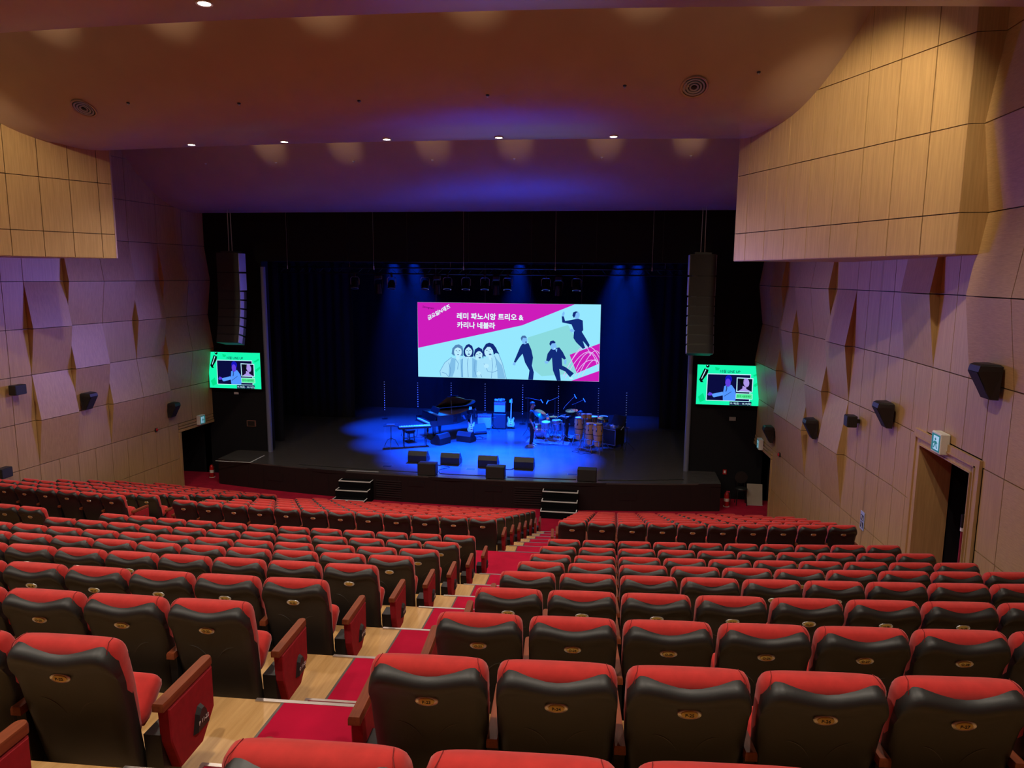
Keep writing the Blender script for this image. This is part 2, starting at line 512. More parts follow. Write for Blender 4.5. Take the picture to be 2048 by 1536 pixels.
# ---- ceiling clouds
def prof(d):
    return -.05 * math.sin(min(d, 1.0) * PI) if d < 1.0 else .205 * (d - 1.0) ** 2
CEILS = [(24.0, 9.42, 5.2), (16.27, 10.28, 5.2), (9.25, 10.55, 5.0), (2.3, 10.95, 4.6)]
CEIL_OBJ = []
def ceil_pt(ci, x, d, off=0.0):
    y0, z0, L = CEILS[ci]
    return (x, y0 + (x*x/(2*65.0) if ci > 0 else 0.0) - d, z0 + prof(d) + off)
for ci, (y0, z0, L) in enumerate(CEILS):
    mb = MB(); rings = []
    ds = [0, .15, .35, .6, .85] + [1.0 + .25*k for k in range(int((L-1)/.25) + 1)]
    for k in range(29):
        t = k / 28
        lower = []; upper = []
        for d in ds:
            x = -10 + 20*t
            for _ in range(2):
                y = ceil_pt(ci, x, d)[1]
                x = (xl(y) + .0) + (xr(y) - xl(y)) * t
            lower.append(ceil_pt(ci, x, d)); upper.append(ceil_pt(ci, x, d, .10))
        rings.append(lower + upper[::-1])
    mb.loft(rings)
    o = mb.build('ceiling_cloud', M_CEIL, None, 40); tag(o, kind='structure')
    CEIL_OBJ.append(o)

# ---- side soffit boxes below the clouds
def soffit(side):
    if side > 0:
        p0, p1 = Vector((7.89, 16.7)), Vector((10.22, 11.43)); wx = xr
        ts = [0, .41, 1.08, 1.73, 2.41, 3.07, 3.75, 4.43, 5.11, 5.762]
    else:
        p0, p1 = Vector((-7.15, 16.7)), Vector((-9.57, 11.99)); wx = xl
        ts = [0, .32, .97, 1.62, 2.29, 2.96, 3.63, 4.30, 4.80, 5.295]
    dv = (p1 - p0); Ln = dv.length; dv.normalize()
    nv = Vector((dv.y, -dv.x))
    if nv.x * side > 0: nv = -nv                      # towards the room
    def pt(t, o): return p0 + dv*t + nv*o
    mb = MB()
    a, b = pt(0, -.05), pt(Ln, -.05)
    q = [(a.x, a.y), (b.x, b.y), (wx(b.y) + side*.04, b.y + .02), (wx(16.7) + side*.04, 16.7)]
    if side < 0: q = q[::-1]
    mb.prism(q, 'z', 7.665, 13.3)
    o = mb.build('wall_soffit_right' if side > 0 else 'wall_soffit_left', M_BACK); tag(o, kind='structure')
    zz = [7.66, 8.25, 9.475, 10.70, 12.0, 13.2]
    for i in range(len(ts) - 1):
        for j in range(len(zz) - 1):
            g = .008
            A0, B0 = pt(ts[i] + g, -.055), pt(ts[i+1] - g, -.055); A1, B1 = pt(ts[i] + g, 0), pt(ts[i+1] - g, 0)
            m2 = MB().hexa([(A0.x,A0.y,zz[j]+g),(B0.x,B0.y,zz[j]+g),(B1.x,B1.y,zz[j]+g),(A1.x,A1.y,zz[j]+g)],
                           [(A0.x,A0.y,zz[j+1]-g),(B0.x,B0.y,zz[j+1]-g),(B1.x,B1.y,zz[j+1]-g),(A1.x,A1.y,zz[j+1]-g)])
            m2.build('panel', M_PANEL, o)
    # return face at the near end and the far end, underside board
    A, B = pt(Ln, 0), Vector((wx(b.y) + side*.0, p1.y - .02))
    for j in range(len(zz) - 1):
        g = .005
        MB().hexa([(A.x,A.y,zz[j]+g),(B.x,B.y,zz[j]+g),(B.x,B.y+.06,zz[j]+g),(A.x,A.y+.06,zz[j]+g)],
                  [(A.x,A.y,zz[j+1]-g),(B.x,B.y,zz[j+1]-g),(B.x,B.y+.06,zz[j+1]-g),(A.x,A.y+.06,zz[j+1]-g)]).build('panel', M_PANEL, o)
    MB().prism([(p0.x, 16.70), (p0.x, 16.75), (wx(16.7), 16.75), (wx(16.7), 16.70)], 'z', 7.665, 13.2).build('end_panel', M_PANEL, o)
    A, B = pt(0, -.01), pt(Ln, -.01)
    MB().prism([(A.x, A.y), (B.x, B.y), (wx(B.y), B.y), (wx(16.7), 16.7)], 'z', 7.655, 7.667).build('underside', M_PANEL, o)
soffit(1); soffit(-1)

# ---- proscenium, stage and stage house
PX0, PX1 = -7.10, 7.80
pr = MB()
pr.box(-9.6, PX0, 24.0, 24.5, 0, 9.8); pr.box(PX1, 10.4, 24.0, 24.5, 0, 9.8); pr.box(PX0, PX1, 24.0, 24.5, 7.74, 9.8)
wf = pr.build('wall_front', M_BLACKWALL); tag(wf, kind='structure')
# panel seams of the header
for k in range(7):
    x = PX0 + (k + .5) * (PX1 - PX0) / 7
    MB().box(x - .004, x + .004, 23.985, 24.0, 7.76, 9.38).build('header_seam', M_FRAME, wf)
for sx, x in ((-1, PX0 + .08), (1, PX1 - .04)):  # inner proscenium edges catching blue stage light, put into shape and colour
    MB().cyl((x, 23.97, .9), (x, 23.97, 7.55), .085, 16).build('edge_column', plain('grey_column_paint', (.15, .16, .25), .5), wf, 40)
def lipy(x): return 21.76 + .0122 * (x - .4) ** 2
SX0, SX1 = -8.32, 8.72
lip = [(SX0 + (SX1 - SX0) * k / 40, lipy(SX0 + (SX1 - SX0) * k / 40)) for k in range(41)]
st = MB().prism(lip + [(SX1, 24.2), (SX0, 24.2)], 'z', 0.0, .86)
stage = st.build('stage', M_FASCIA); tag(stage, kind='structure')
def stage_mat():
    m, N, L, B = nt('stage_deck')
    tc = N.new('ShaderNodeTexCoord'); mp = N.new('ShaderNodeMapping'); mp.inputs['Scale'].default_value = (.6, 9, 1)
    L.new(tc.outputs['Object'], mp.inputs['Vector'])
    n = N.new('ShaderNodeTexNoise'); n.inputs['Scale'].default_value = 1.6; n.inputs['Detail'].default_value = 6
    L.new(mp.outputs['Vector'], n.inputs['Vector'])
    r = N.new('ShaderNodeValToRGB'); r.color_ramp.elements[0].color = (.045, .040, .040, 1); r.color_ramp.elements[1].color = (.110, .098, .095, 1)
    L.new(n.outputs['Fac'], r.inputs['Fac']); L.new(r.outputs['Color'], B.inputs['Base Color'])
    rr = N.new('ShaderNodeMapRange'); rr.inputs['To Min'].default_value = .16; rr.inputs['To Max'].default_value = .28
    L.new(n.outputs['Fac'], rr.inputs['Value']); L.new(rr.outputs['Result'], B.inputs['Roughness'])
    br = N.new('ShaderNodeTexBrick'); br.inputs['Scale'].default_value = 1.0; br.inputs['Brick Width'].default_value = 2.4; br.inputs['Row Height'].default_value = .18; br.inputs['Mortar Size'].default_value = .006
    L.new(tc.outputs['Object'], br.inputs['Vector'])
    b = N.new('ShaderNodeBump'); b.inputs['Strength'].default_value = .5; b.inputs['Distance'].default_value = .01; b.invert = True
    L.new(br.outputs['Fac'], b.inputs['Height']); L.new(b.outputs['Normal'], B.inputs['Normal'])
    return m
M_STAGE = stage_mat()
MB().prism(lip + [(SX1, 24.2), (12.5, 24.2), (12.5, 34.2), (-12.5, 34.2), (-12.5, 24.2), (SX0, 24.2)], 'z', .86, .90).build('stage_deck', M_STAGE, stage)
MB().box(-12.5, 12.5, 24.5, 34.2, 0, .86).build('stage_substructure', M_BLACKWALL, stage)
# fascia boards, louvres and access hatches
M_LOUV = plain('louvre_slat', (.022, .016, .017), .5)
def fascia(x0, x1, z0, z1, t, mat, name):
    n = 4
    rings = []
    for k in range(n + 1):
        x = x0 + (x1 - x0) * k / n; y = lipy(x)
        rings.append([(x, y - t, z0), (x, y + .01, z0), (x, y + .01, z1), (x, y - t, z1)])
    return MB().loft(rings).build(name, mat, stage)
fascia(SX0, SX1, .80, .895, .03, M_FASCIA, 'stage_lip')
for (a, b) in ((-2.28, -1.42), (2.30, 3.14)):
    for k in range(8):
        fascia(a, b, .13 + .075*k, .165 + .075*k, .022, M_LOUV, 'louvre_slat')
for (a, b, z0, z1) in ((-1.15, -.65, .55, .72), (1.35, 1.9, .52, .72), (-6.3, -5.7, .35, .62), (5.6, 6.1, .35, .6)):
    fascia(a, b, z0, z1, .012, M_FRAME, 'access_hatch')
xx = SX0
while xx < SX1 - .2:
    fascia(xx - .004, xx + .004, .02, .79, .004, M_FRAME, 'board_seam'); xx += .62
# taped edge of the side platform
tp = MB(); tp.box(-8.25, -6.95, 22.38, 22.42, .900, .904); tp.box(-6.99, -6.95, 22.42, 23.4, .900, .904)
tp.build('edge_tape', M_TAPE, stage)
# passages beside the stage
ps = MB()
ps.box(-12.2, -12.0, 21.5, 24.6, 0, 2.6); ps.box(-12.2, -9.35, 24.0, 24.2, 0, 2.6); ps.box(-12.2, -9.6, 21.4, 21.6, 0, 2.6); ps.box(-12.2, -9.5, 21.4, 24.2, 2.5, 2.7)
ps.box(12.0, 12.2, 21.4, 24.6, 0, 2.6); ps.box(10.2, 12.2, 24.0, 24.2, 0, 2.6); ps.box(10.4, 12.2, 21.2, 21.4, 0, 2.6); ps.box(10.3, 12.2, 21.2, 24.2, 2.5, 2.7)
o = ps.build('wall_passage', M_BLACKWALL); tag(o, kind='structure')
o = MB().box(-12.2, 12.2, 21.2, 24.6, -.14, -.02).build('floor_passage', M_CARPET); tag(o, kind='structure')
# stage house shell
sh = MB()
sh.box(-12.7, -12.5, 24.3, 34.4, 0, 11); sh.box(12.5, 12.7, 24.3, 34.4, 0, 11); sh.box(-12.7, 12.7, 34.2, 34.4, 0, 11); sh.box(-12.7, 12.7, 24.3, 34.4, 10.8, 11)
o = sh.build('wall_stage_house', M_BLACKWALL); tag(o, kind='structure')

def curtain(name, label, x0, x1, y, z0, z1, amp=.03, wl=.40, along='x', grp=None):
    n = max(8, int(abs(x1 - x0) / wl * 8))
    rings = []
    for k in range(n + 1):
        u = x0 + (x1 - x0) * k / n
        off = amp * math.sin(2*PI*(u - x0)/wl) + .3*amp*math.sin(2*PI*(u-x0)/(wl*2.7))
        def P(dz, dd):
            return (u, y + off + dd, dz) if along == 'x' else (y + off + dd, u, dz)
        rings.append([P(z0, 0), P(z1, 0), P(z1, .012), P(z0, .012)])
    o = MB().loft(rings).build(name, M_CURTAIN, None, 60)
    tag(o, label, 'curtain', grp)
    return o
curtain('backdrop_curtain', 'wide black backdrop curtain hanging behind the main screen', -10.5, 11.2, 33.4, .92, 9.6, .02, .6)
curtain('leg_curtain', 'narrow black leg curtain just behind the left proscenium edge', -10.6, -7.3, 25.6, .92, 10.0)
curtain('leg_curtain', 'narrow black leg curtain just behind the right proscenium edge', 8.1, 11.6, 25.6, .92, 10.0)
curtain('leg_curtain', 'black leg curtain upstage on the left beyond the piano', -11.0, -6.3, 30.6, .92, 10.0)
curtain('leg_curtain', 'black leg curtain upstage on the right beyond the drums', 7.2, 11.6, 30.6, .92, 10.0)
curtain('border_curtain', 'black border curtain hung across above the lighting bar', -9.5, 10.0, 29.4, 7.75, 10.4, .05, .5)
# ================================================================== seats
SEAT_W = .55
AISLE = 1.109
def se(n, hw, hd, p=3.4):
    out = []
    for k in range(n):
        t = 2*PI*k/n
        c, s_ = math.cos(t), math.sin(t)
        out.append((hw*math.copysign(abs(c)**(2/p), c), hd*math.copysign(abs(s_)**(2/p), s_)))
    return out
def lean(z): return (.72 - z) * .20

def shell_mesh():
    us = [-1, -1, -.965, -.9, -.8, -.68, -.52, -.35, -.18, 0, .18, .35, .52, .68, .8, .9, .965, 1, 1]
    ts = [-.014, -.004, .012, .030, .050, .070, .090, .115, .20, .31, .43, .55, .66, .71, .73]
    ys = [.035, .006, -.018, -.029, -.030, -.023, -.013, -.005, .001, .003, .004, .006, .012, .030, .07]
    rows = []
    for i, t in enumerate(ts):
        row = []
        for k, u in enumerate(us):
            a = abs(u)
            zt = .816 + .032*(.5 - .5*math.cos(PI*a/.80)) if a < .80 else .848 - .070*((a-.80)/.20)**2
            z = zt - t * (1.0 if t < .16 else (zt - .10)/(.75 + .0) / (1.0) if False else 1.0)
            z = max(z, .095 + .0*t)
            hw = .2525 if z > .6 else .2525 - .018*(.6 - z)/.5
            if z > .3: hw += .003*math.sin((z-.3)/.6*PI)
            y = lean(z) + ys[i] + .030*max(0, (a-.80)/.20)**2
            if k in (0, len(us)-1): y += .055
            row.append((u*hw, y, z))
        rows.append(row)
    mb = MB(); n = len(us)
    vs = [p for r in rows for p in r]
    fs = [(i*n+k, i*n+k+1, (i+1)*n+k+1, (i+1)*n+k) for i in range(len(ts)-1) for k in range(n-1)]
    mb.add(vs, fs)
    # flat front closing the shell behind the cushion
    b = []
    for r in (rows[0], rows[7], rows[11], rows[-1]):
        b.append([(r[0][0], r[0][1], r[0][2]), (r[-1][0], r[-1][1], r[-1][2])])
    vs = [p for q in b for p in q]
    mb.add(vs, [(2*i, 2*i+2, 2*i+3, 2*i+1) for i in range(3)])
    return mb.mesh('back_shell', M_LEATHER, 70)
def cushion_mesh():
    rings = []
    for z, sw, sd in ((.30, .70, .4), (.315, .86, .75), (.36, .93, .95), (.50, .97, 1.05), (.62, 1.0, 1.05), (.74, 1.0, 1.05), (.795, 1.0, 1.04), (.825, .987, 1.0),
                      (.846, .958, .90), (.861, .920, .72), (.870, .870, .48), (.875, .79, .22)):
        cy = lean(z) + .078
        rings.append([(x, cy + y, z) for x, y in se(32, .257*sw, .068*sd, 4.0)])
    return MB().loft(rings).mesh('back_cushion', M_RED, 60)
def seam_mesh(s):
    mb = MB()
    pts = []
    for (z, yy, x) in ((.806, -.070, .226), (.822, -.068, .228), (.836, -.062, .228), (.850, -.053, .227), (.862, -.040, .223), (.8712, -.017, .214), (.8735, .02, .208)):
        pts.append((s*x, lean(z) + .078 + yy, z + .0015))
    mb.tube(pts, .0016, 5)
    return mb.mesh('seam', M_SEAM)
def groove_mesh(s):
    mb = MB()
    pts = []
    for k in range(9):
        t = k/8
        x = .150 - .118*t; z = .585 - .085*t**2.6
        pts.append((s*x, lean(z) + .0035, z))
    mb.tube(pts, [.0012 + .0030*math.sin(PI*k/8) for k in range(9)], 5)
    return mb.mesh('moulded_line', M_GROOVE)
def seatpad_mesh():
    # tipped-up seat pad
    rings = []
    a = Vector((0, .200, .35)); b = Vector((0, .375, .515)); d = (b - a).normalized(); nn = Vector((0, d.z, -d.y))
    L = (b - a).length
    for t, sw, sd in ((0, .8, .5), (.04, .96, .85), (.2, 1, 1), (.6, 1, 1.05), (.85, 1, 1), (.94, .96, .86), (.985, .88, .6), (1.0, .75, .3)):
        c = a + d*(L*t)
        rings.append([(x, c.y + nn.y*y, c.z + nn.z*y) for x, y in se(24, .232*sw, .062*sd, 3.6)])
    return MB().loft(rings).mesh('seat_cushion', M_RED, 60)
def arm_mesh(x, wd=.052, y0=.11, y1=.50, z=.525):
    mb = MB()
    pts = []
    h = wd/2
    out = [(x-h, y0), (x+h, y0)] + [(x + h*math.cos(t), y1 + h*math.sin(t)) for t in [PI*k/8 for k in range(9)]]
    def ins(p, i): return (x + (p[0]-x)*(1-i), (p[1]-(y0+y1)/2)*(1-i*.12)+(y0+y1)/2)
    mb.loft([[(*p, z - .040) for p in out], [(*p, z - .010) for p in out], [(*ins(p, .12), z) for p in out]])
    return mb.mesh('armrest', M_ARM, 40)
def support_mesh(x, th=.026, y0=.13, y1=.40, zt=.478):
    return MB().prism([(y0, .0), (y1, .0), (y1, .03), (y1-.03, .06), (y1-.02, zt), (y0+.01, zt), (y0+.03, .06), (y0, .03)], 'x', x-th/2, x+th/2).mesh('arm_support', M_FRAME)
def endpanel_mesh(sx):
    x0, x1 = (.335, .385) if sx > 0 else (-.385, -.335)
    P = [(.16, .474), (.555, .474), (.555, .25), (.43, .125), (.235, .125), (.17, .30)]
    c = Vector((.36, .30))
    I = [tuple(c + (Vector(p)-c)*.965) for p in P]
    a, b = (x1, x1 + .006) if sx > 0 else (x0, x0 - .006)
    mb = MB().prism(P, 'x', x0, x1)
    mb.loft([[(a, *p) for p in P], [(b, *p) for p in I]], False, True)
    return mb.mesh('end_panel', M_REDP)
def plate_mesh(sx):
    x = .391 if sx > 0 else -.391
    P = [(.345, .215), (.475, .215), (.448, .315), (.425, .345), (.395, .345), (.372, .315)]
    c = Vector((.41, .27)); I = [tuple(c + (Vector(p)-c)*.8) for p in P]
    return MB().loft([[(x, *p) for p in P], [(x + sx*.022, *I[k]) for k in range(6)]]).mesh('number_plate', M_PLASTIC)
def badge_mesh():
    mb = MB(); rings = []
    for (sx, sz, y) in ((.050, .0255, 0), (.050, .0255, -.004), (.047, .0225, -.0065), (.042, .0185, -.0035)):
        rings.append([(sx*math.cos(2*PI*k/24), y, sz*math.sin(2*PI*k/24)) for k in range(24)])
    return mb.loft(rings).mesh('seat_badge', M_SILVER, 60)
def badgeplate_mesh():
    rings = []
    for (sx, sz, y) in ((.034, .0185, -.003), (.034, .0185, -.0075), (.026, .0135, -.0095), (.010, .005, -.0102)):
        rings.append([(sx*math.cos(2*PI*k/20), y, sz*math.sin(2*PI*k/20)) for k in range(20)])
    return MB().loft(rings).mesh('badge_plate', M_GOLD, 60)
ME = dict(shell=shell_mesh(), cushion=cushion_mesh(), seamL=seam_mesh(-1), seamR=seam_mesh(1), grooveL=groove_mesh(-1), grooveR=groove_mesh(1), pad=seatpad_mesh(), arm=arm_mesh(-.275, .050, .03, .46, .52), armr=arm_mesh(.275, .050, .03, .46, .52),
          sup=support_mesh(-.275, .048, .05, .42), supr=support_mesh(.275, .048, .05, .42), armE=arm_mesh(.362, .056, .12, .545), armW=arm_mesh(-.362, .056, .12, .545),
          supE=support_mesh(.297, .085, .15, .34, .34), supW=support_mesh(-.297, .085, .15, .34, .34), panE=endpanel_mesh(1), panW=endpanel_mesh(-1), plE=plate_mesh(1), plW=plate_mesh(-1),
          badge=badge_mesh(), bplate=badgeplate_mesh())
BADGE_LOC = (0, lean(.712) - .013, .712)
BADGE_ROT = (math.atan(.20), 0, 0)
ORD = ['zeroth', 'first', 'second', 'third', 'fourth', 'fifth', 'sixth', 'seventh', 'eighth', 'ninth', 'tenth', 'eleventh', 'twelfth']
ROWWORD = {}
for i, c in enumerate('QPONMLKJI'): ROWWORD[c] = ORD[i+1] + ' row from the camera'
for i, c in enumerate('HGFEDCB'): ROWWORD[c] = ORD[i+1] + ' row beyond the landing'
def seat_s(n): return (n - 16.5)*SEAT_W + (AISLE if n >= 23 else (-AISLE if n <= 10 else 0))
def seat_label(row, n):
    if n >= 23: return '%s seat right of the near aisle, %s' % (ORD[n-22], ROWWORD[row])
    if n >= 11: return '%s seat left of the near aisle, %s' % (ORD[23-n], ROWWORD[row])
    return '%s seat left of the far aisle, %s' % (ORD[11-n], ROWWORD[row])
def sub(key, name, parent, loc=None, rot=None):
    o = bpy.data.objects.new(name, ME[key]); COL.objects.link(o); o.parent = parent
    if loc: o.location = loc
    if rot: o.rotation_euler = rot
    return o
TXT = {}
def seat_text(row, n): return TXT[(row, n)]
for _r, _a, _b in (('P', 20, 28), ('O', 18, 29), ('N', 18, 29)):
    for _n in range(_a, _b + 1): TXT[(_r, _n)] = text_mesh('%s-%d' % (_r, _n), .021, M_INK, .0004, .0004)
for _r in 'QPONMLKJI': TXT[_r] = text_mesh('%s 11-22' % _r, .030, M_WHITEINK, .0004, .0003)
def make_seat(row, n, detail):
    _, ym, z = ROWD[row]
    x, y, th = arc(ym, seat_s(n))
    r = empty('theatre_seat', (x, y, z), th)
    tag(r, 'red and black theatre ' + 'seat, ' + seat_label(row, n).replace(' seat ', ' ', 1), 'seat', 'rows of red and black theatre seats')
    sh_ = sub('shell', 'back_shell', r); sub('cushion', 'back_cushion', r); sub('pad', 'seat_cushion', r)
    if detail >= 1:
        sub('grooveL', 'moulded_line', sh_); sub('grooveR', 'moulded_line', sh_); cu_ = r.children[1] if False else None; sub('seamL', 'seam', r); sub('seamR', 'seam', r)
    b = sub('badge', 'seat_badge', r, BADGE_LOC, BADGE_ROT); sub('bplate', 'badge_plate', b)
    if detail >= 2:
        me = TXT[(row, n)]
        o = link('lettering', me, b, None, (0, -.0108, -.0005)); o.rotation_euler = (PI/2, 0, 0)
    if n in (11, 23): sub('armW', 'armrest', r); sub('supW', 'arm_support', r); p = sub('panW', 'end_panel', r); sub('plW', 'number_plate', p)
    else: sub('arm', 'armrest', r); sub('sup', 'arm_support', r)
    if n in (10, 22):
        sub('armE', 'armrest', r); sub('supE', 'arm_support', r); p = sub('panE', 'end_panel', r); pl = sub('plE', 'number_plate', p)
        if detail >= 1:
            me = TXT[row]
            o = link('plate_lettering', me, p, None, (.4150, .41, .268)); o.rotation_euler = (PI/2, 0, PI/2)
    elif n == 32: sub('armr', 'armrest', r); sub('supr', 'arm_support', r)
    return r
RANGES = {'Q': [(21, 22), (23, 27)], 'P': [(20, 22), (23, 28)], 'O': [(18, 22), (23, 29)], 'N': [(16, 22), (23, 30)], 'M': [(14, 22), (23, 32)],
          'L': [(12, 22), (23, 32)], 'K': [(11, 22), (23, 32)], 'J': [(8, 22), (23, 32)], 'I': [(7, 22), (23, 32)],
          'H': [(4, 32)], 'G': [(3, 32)], 'F': [(2, 32)], 'E': [(2, 32)], 'D': [(2, 32)]}
NSEATS = 0
for row, rs in RANGES.items():
    for a, b in rs:
        for n in range(a, b + 1):
            det = 2 if row in 'PO' else (1 if row in 'QNMLKJI' else 0)
            if row == 'N' and 18 <= n <= 29: det = 2
            make_seat(row, n, det); NSEATS += 1
# the two front rows, too far to be told apart: one mesh
def stuff_rows(name, label, spans):
    mats = [M_LEATHER, M_RED, M_ARM, M_FRAME]
    vs = []; fs = []; mi = []
    for row, a, b in spans:
        _, ym, z = ROWD[row]
        for n in range(a, b + 1):
            x, y, th = arc(ym, seat_s(n))
            T = Matrix.Translation((x, y, z)) @ Matrix.Rotation(th, 4, 'Z')
            keys = [('shell', 0), ('cushion', 1), ('pad', 1)] + ([('armW', 2), ('panW', 1), ('supW', 3)] if n in (11, 23) else [('arm', 2), ('sup', 3)])
            if n in (10, 22): keys += [('armE', 2), ('panE', 1), ('supE', 3)]
            for key, m in keys:
                me = ME[key]; off = len(vs)
                vs += [tuple(T @ v.co) for v in me.vertices]
                for p in me.polygons:
                    fs.append(tuple(i + off for i in p.vertices)); mi.append(m)
    me = bpy.data.meshes.new(name); me.from_pydata(vs, [], fs)
    for m in mats: me.materials.append(m)
    me.polygons.foreach_set('material_index', mi)
    me.polygons.foreach_set('use_smooth', [True]*len(me.polygons))
    me.set_sharp_from_angle(angle=math.radians(60))
    o = link(name, me)
    tag(o, label, 'seats', None, 'stuff')
stuff_rows('distant_seat_rows', 'the two frontmost rows of red seats nearest the stage', (('C', 2, 31), ('B', 3, 30)))
# seats beyond the picture edges, so the hall goes on when seen from a step aside
outer = []
for row in 'QPONMLKJIHGFE':
    have = set(n for a, b in RANGES[row] for n in range(a, b + 1))
    for n in range(2, 33):
        if n not in have: outer.append((row, n, n))
stuff_rows('outer_seat_rows', 'more red seats continuing beyond the left and right picture edges', outer)
print('seats', NSEATS)
# ================================================================== fittings on walls and ceiling
def surround(side, y, z, label, sc=1.0):
    f = xl if side < 0 else xr
    r = empty('surround_speaker', (f(y) - side*.0, y, z)); tag(r, label, 'speaker', 'wedge loudspeakers on the side walls')
    s = -side
    def P(d, yy, zz): return (s*d*sc, yy*sc, zz*sc)
    b = MB()
    b.loft([[P(.06,-.17,-.24), P(.06,.17,-.24), P(.15,.13,-.24), P(.15,-.13,-.24)], [P(.06,-.21,.16), P(.06,.21,.16), P(.34,.15,.14), P(.34,-.15,.14)],
            [P(.06,-.21,.22), P(.06,.21,.22), P(.32,.15,.22), P(.32,-.15,.22)], [P(.08,-.18,.245), P(.08,.18,.245), P(.28,.12,.245), P(.28,-.12,.245)]])
    b.build('cabinet', M_PLASTIC, r)
    g = MB().loft([[P(.158,-.115,-.22), P(.158,.115,-.22), P(.162,.115,-.22), P(.162,-.115,-.22)], [P(.343,-.135,.13), P(.343,.135,.13), P(.349,.135,.13), P(.349,-.135,.13)]])
    g.build('grille', M_GRILLE, r)
    MB().box(*sorted((0, s*.07*sc)), -.05*sc, .05*sc, -.06*sc, .10*sc).build('bracket', M_FRAME, r)
surround(1, 10.64, 5.92, 'largest black wedge speaker, nearest the camera on the right wall')
surround(1, 14.24, 4.77, 'black wedge speaker on the right wall left of the exit door')
surround(1, 18.2, 3.66, 'black wedge speaker between folded panels low on the right wall')
surround(1, 21.8, 2.72, 'small black wedge speaker above the right front exit')
surround(-1, 18.15, 3.69, 'black wedge speaker in the middle of the left wall')
surround(-1, 21.64, 2.80, 'small black wedge speaker near the left front exit')
def boxspk(side, y, z, label, w_=.30, h=.24, d=.2):
    f = xl if side < 0 else xr
    s = -side
    r = empty('box_speaker', (f(y), y, z)); tag(r, label, 'speaker', 'small box speakers on the side walls')
    a, b = sorted((s*.08, s*(.08 + d)))
    MB().cbox(a, b, -w_/2, w_/2, -h/2, h/2, .012).build('cabinet', M_PLASTIC, r)
    a, b = sorted((s*(.08 + d), s*(.085 + d)))
    MB().box(a, b, -w_/2 + .02, w_/2 - .02, -h/2 + .02, h/2 - .02).build('grille', M_GRILLE, r)
    a, b = sorted((0, s*.09))
    MB().box(a, b, -.04, .04, -.04, .04).build('bracket', M_FRAME, r)
boxspk(1, 15.75, 4.34, 'small black box speaker on the right wall', .26, .24)
boxspk(-1, 15.9, 4.36, 'small black box speaker on the upper left wall', .36, .25)
boxspk(-1, 15.30, 2.36, 'small black box speaker low at the left picture edge', .34, .25)
def exit_sign(side, y, z, label):
    f = xl if side < 0 else xr
    s = -side
    r = empty('exit_sign', (f(y), y, z)); tag(r, label, 'sign', 'green running man exit signs')
    a, b = sorted((s*.01, s*.15))
    MB().cbox(a, b, -.17, .17, -.165, .165, .01).build('sign_case', M_WHITEP, r)
    a, b = sorted((s*.150, s*.154))
    fc = MB().box(a, b, -.145, .145, -.135, .135).build('sign_face', M_GREEN, r)
    # pictogram: door and running figure
    x = s*.157
    def quad(mb, pts): mb.loft([[(x - s*.002, *p) for p in pts], [(x, *p) for p in pts]])
    for nm, polys in (('door_symbol', [[(-.115, -.11), (.075, -.11), (.075, .11), (-.115, .11)]]),):
        m = MB(); [quad(m, p) for p in polys]; m.build(nm, M_EXITPIC, fc)
    x = s*.160
    m = MB()
    for p in ([(-.03, .055), (0, .085), (.03, .055), (0, .03)], [(-.03, .03), (.035, .02), (.02, -.03), (-.04, -.02)], [(-.04, -.02), (-.015, -.02), (-.05, -.09), (-.085, -.085)],
              [(0, -.03), (.03, -.03), (.06, -.085), (.03, -.09)], [(.03, .03), (.075, -.01), (.06, -.025), (.02, .01)], [(-.03, .03), (-.08, .0), (-.07, -.02), (-.02, .01)]):
        quad(m, p)
    m.build('running_figure', M_GREEN, fc)
exit_sign(1, 12.02, 4.74, 'lit white and green exit sign over the right door')
exit_sign(1, 23.0, 2.14, 'small exit sign over the right front exit by the stage')
exit_sign(-1, 23.15, 2.17, 'small exit sign over the left front exit by the stage')
# information sign on the right wall
xs_ = xr(15.2)
r = empty('wall_sign', (xs_, 15.2, 2.36)); tag(r, 'small blue and white pictogram sign low on the right wall', 'sign')
MB().box(-.012, 0, -.11, .11, -.19, .19).build('sign_plate', plain('sign_pale_blue', (.40, .46, .72), .5), r)
M_NAVY = plain('sign_navy', (.010, .015, .06), .5)
for zc in (.06, -.09):
    MB().box(-.015, -.012, -.08, .08, zc - .06, zc + .06).build('pictogram_square', M_NAVY, r)
    MB().prism([(-.05, zc - .045), (-.02, zc - .045), (.05, zc + .045), (.02, zc + .045)], 'x', -.018, -.015).build('pictogram_bar', M_WHITEP, r)
# alarm bells
for side, y, z, lb in ((-1, 20.95, 2.26, 'small red alarm sounder on the left wall below the wedge speaker'), (1, 21.1, 2.27, 'small red alarm sounder on the right wall by the front exit')):
    f = xl if side < 0 else xr
    r = empty('alarm_sounder', (f(y), y, z)); tag(r, lb, 'alarm', 'red alarm sounders')
    a, b = sorted((0, -side*.04)); MB().box(a, b, -.05, .05, -.06, .06).build('base', M_FRAME, r)
    MB().sphere((-side*.05, 0, 0), .035, .045, .05).build('dome', M_EXTRED, r, 60)
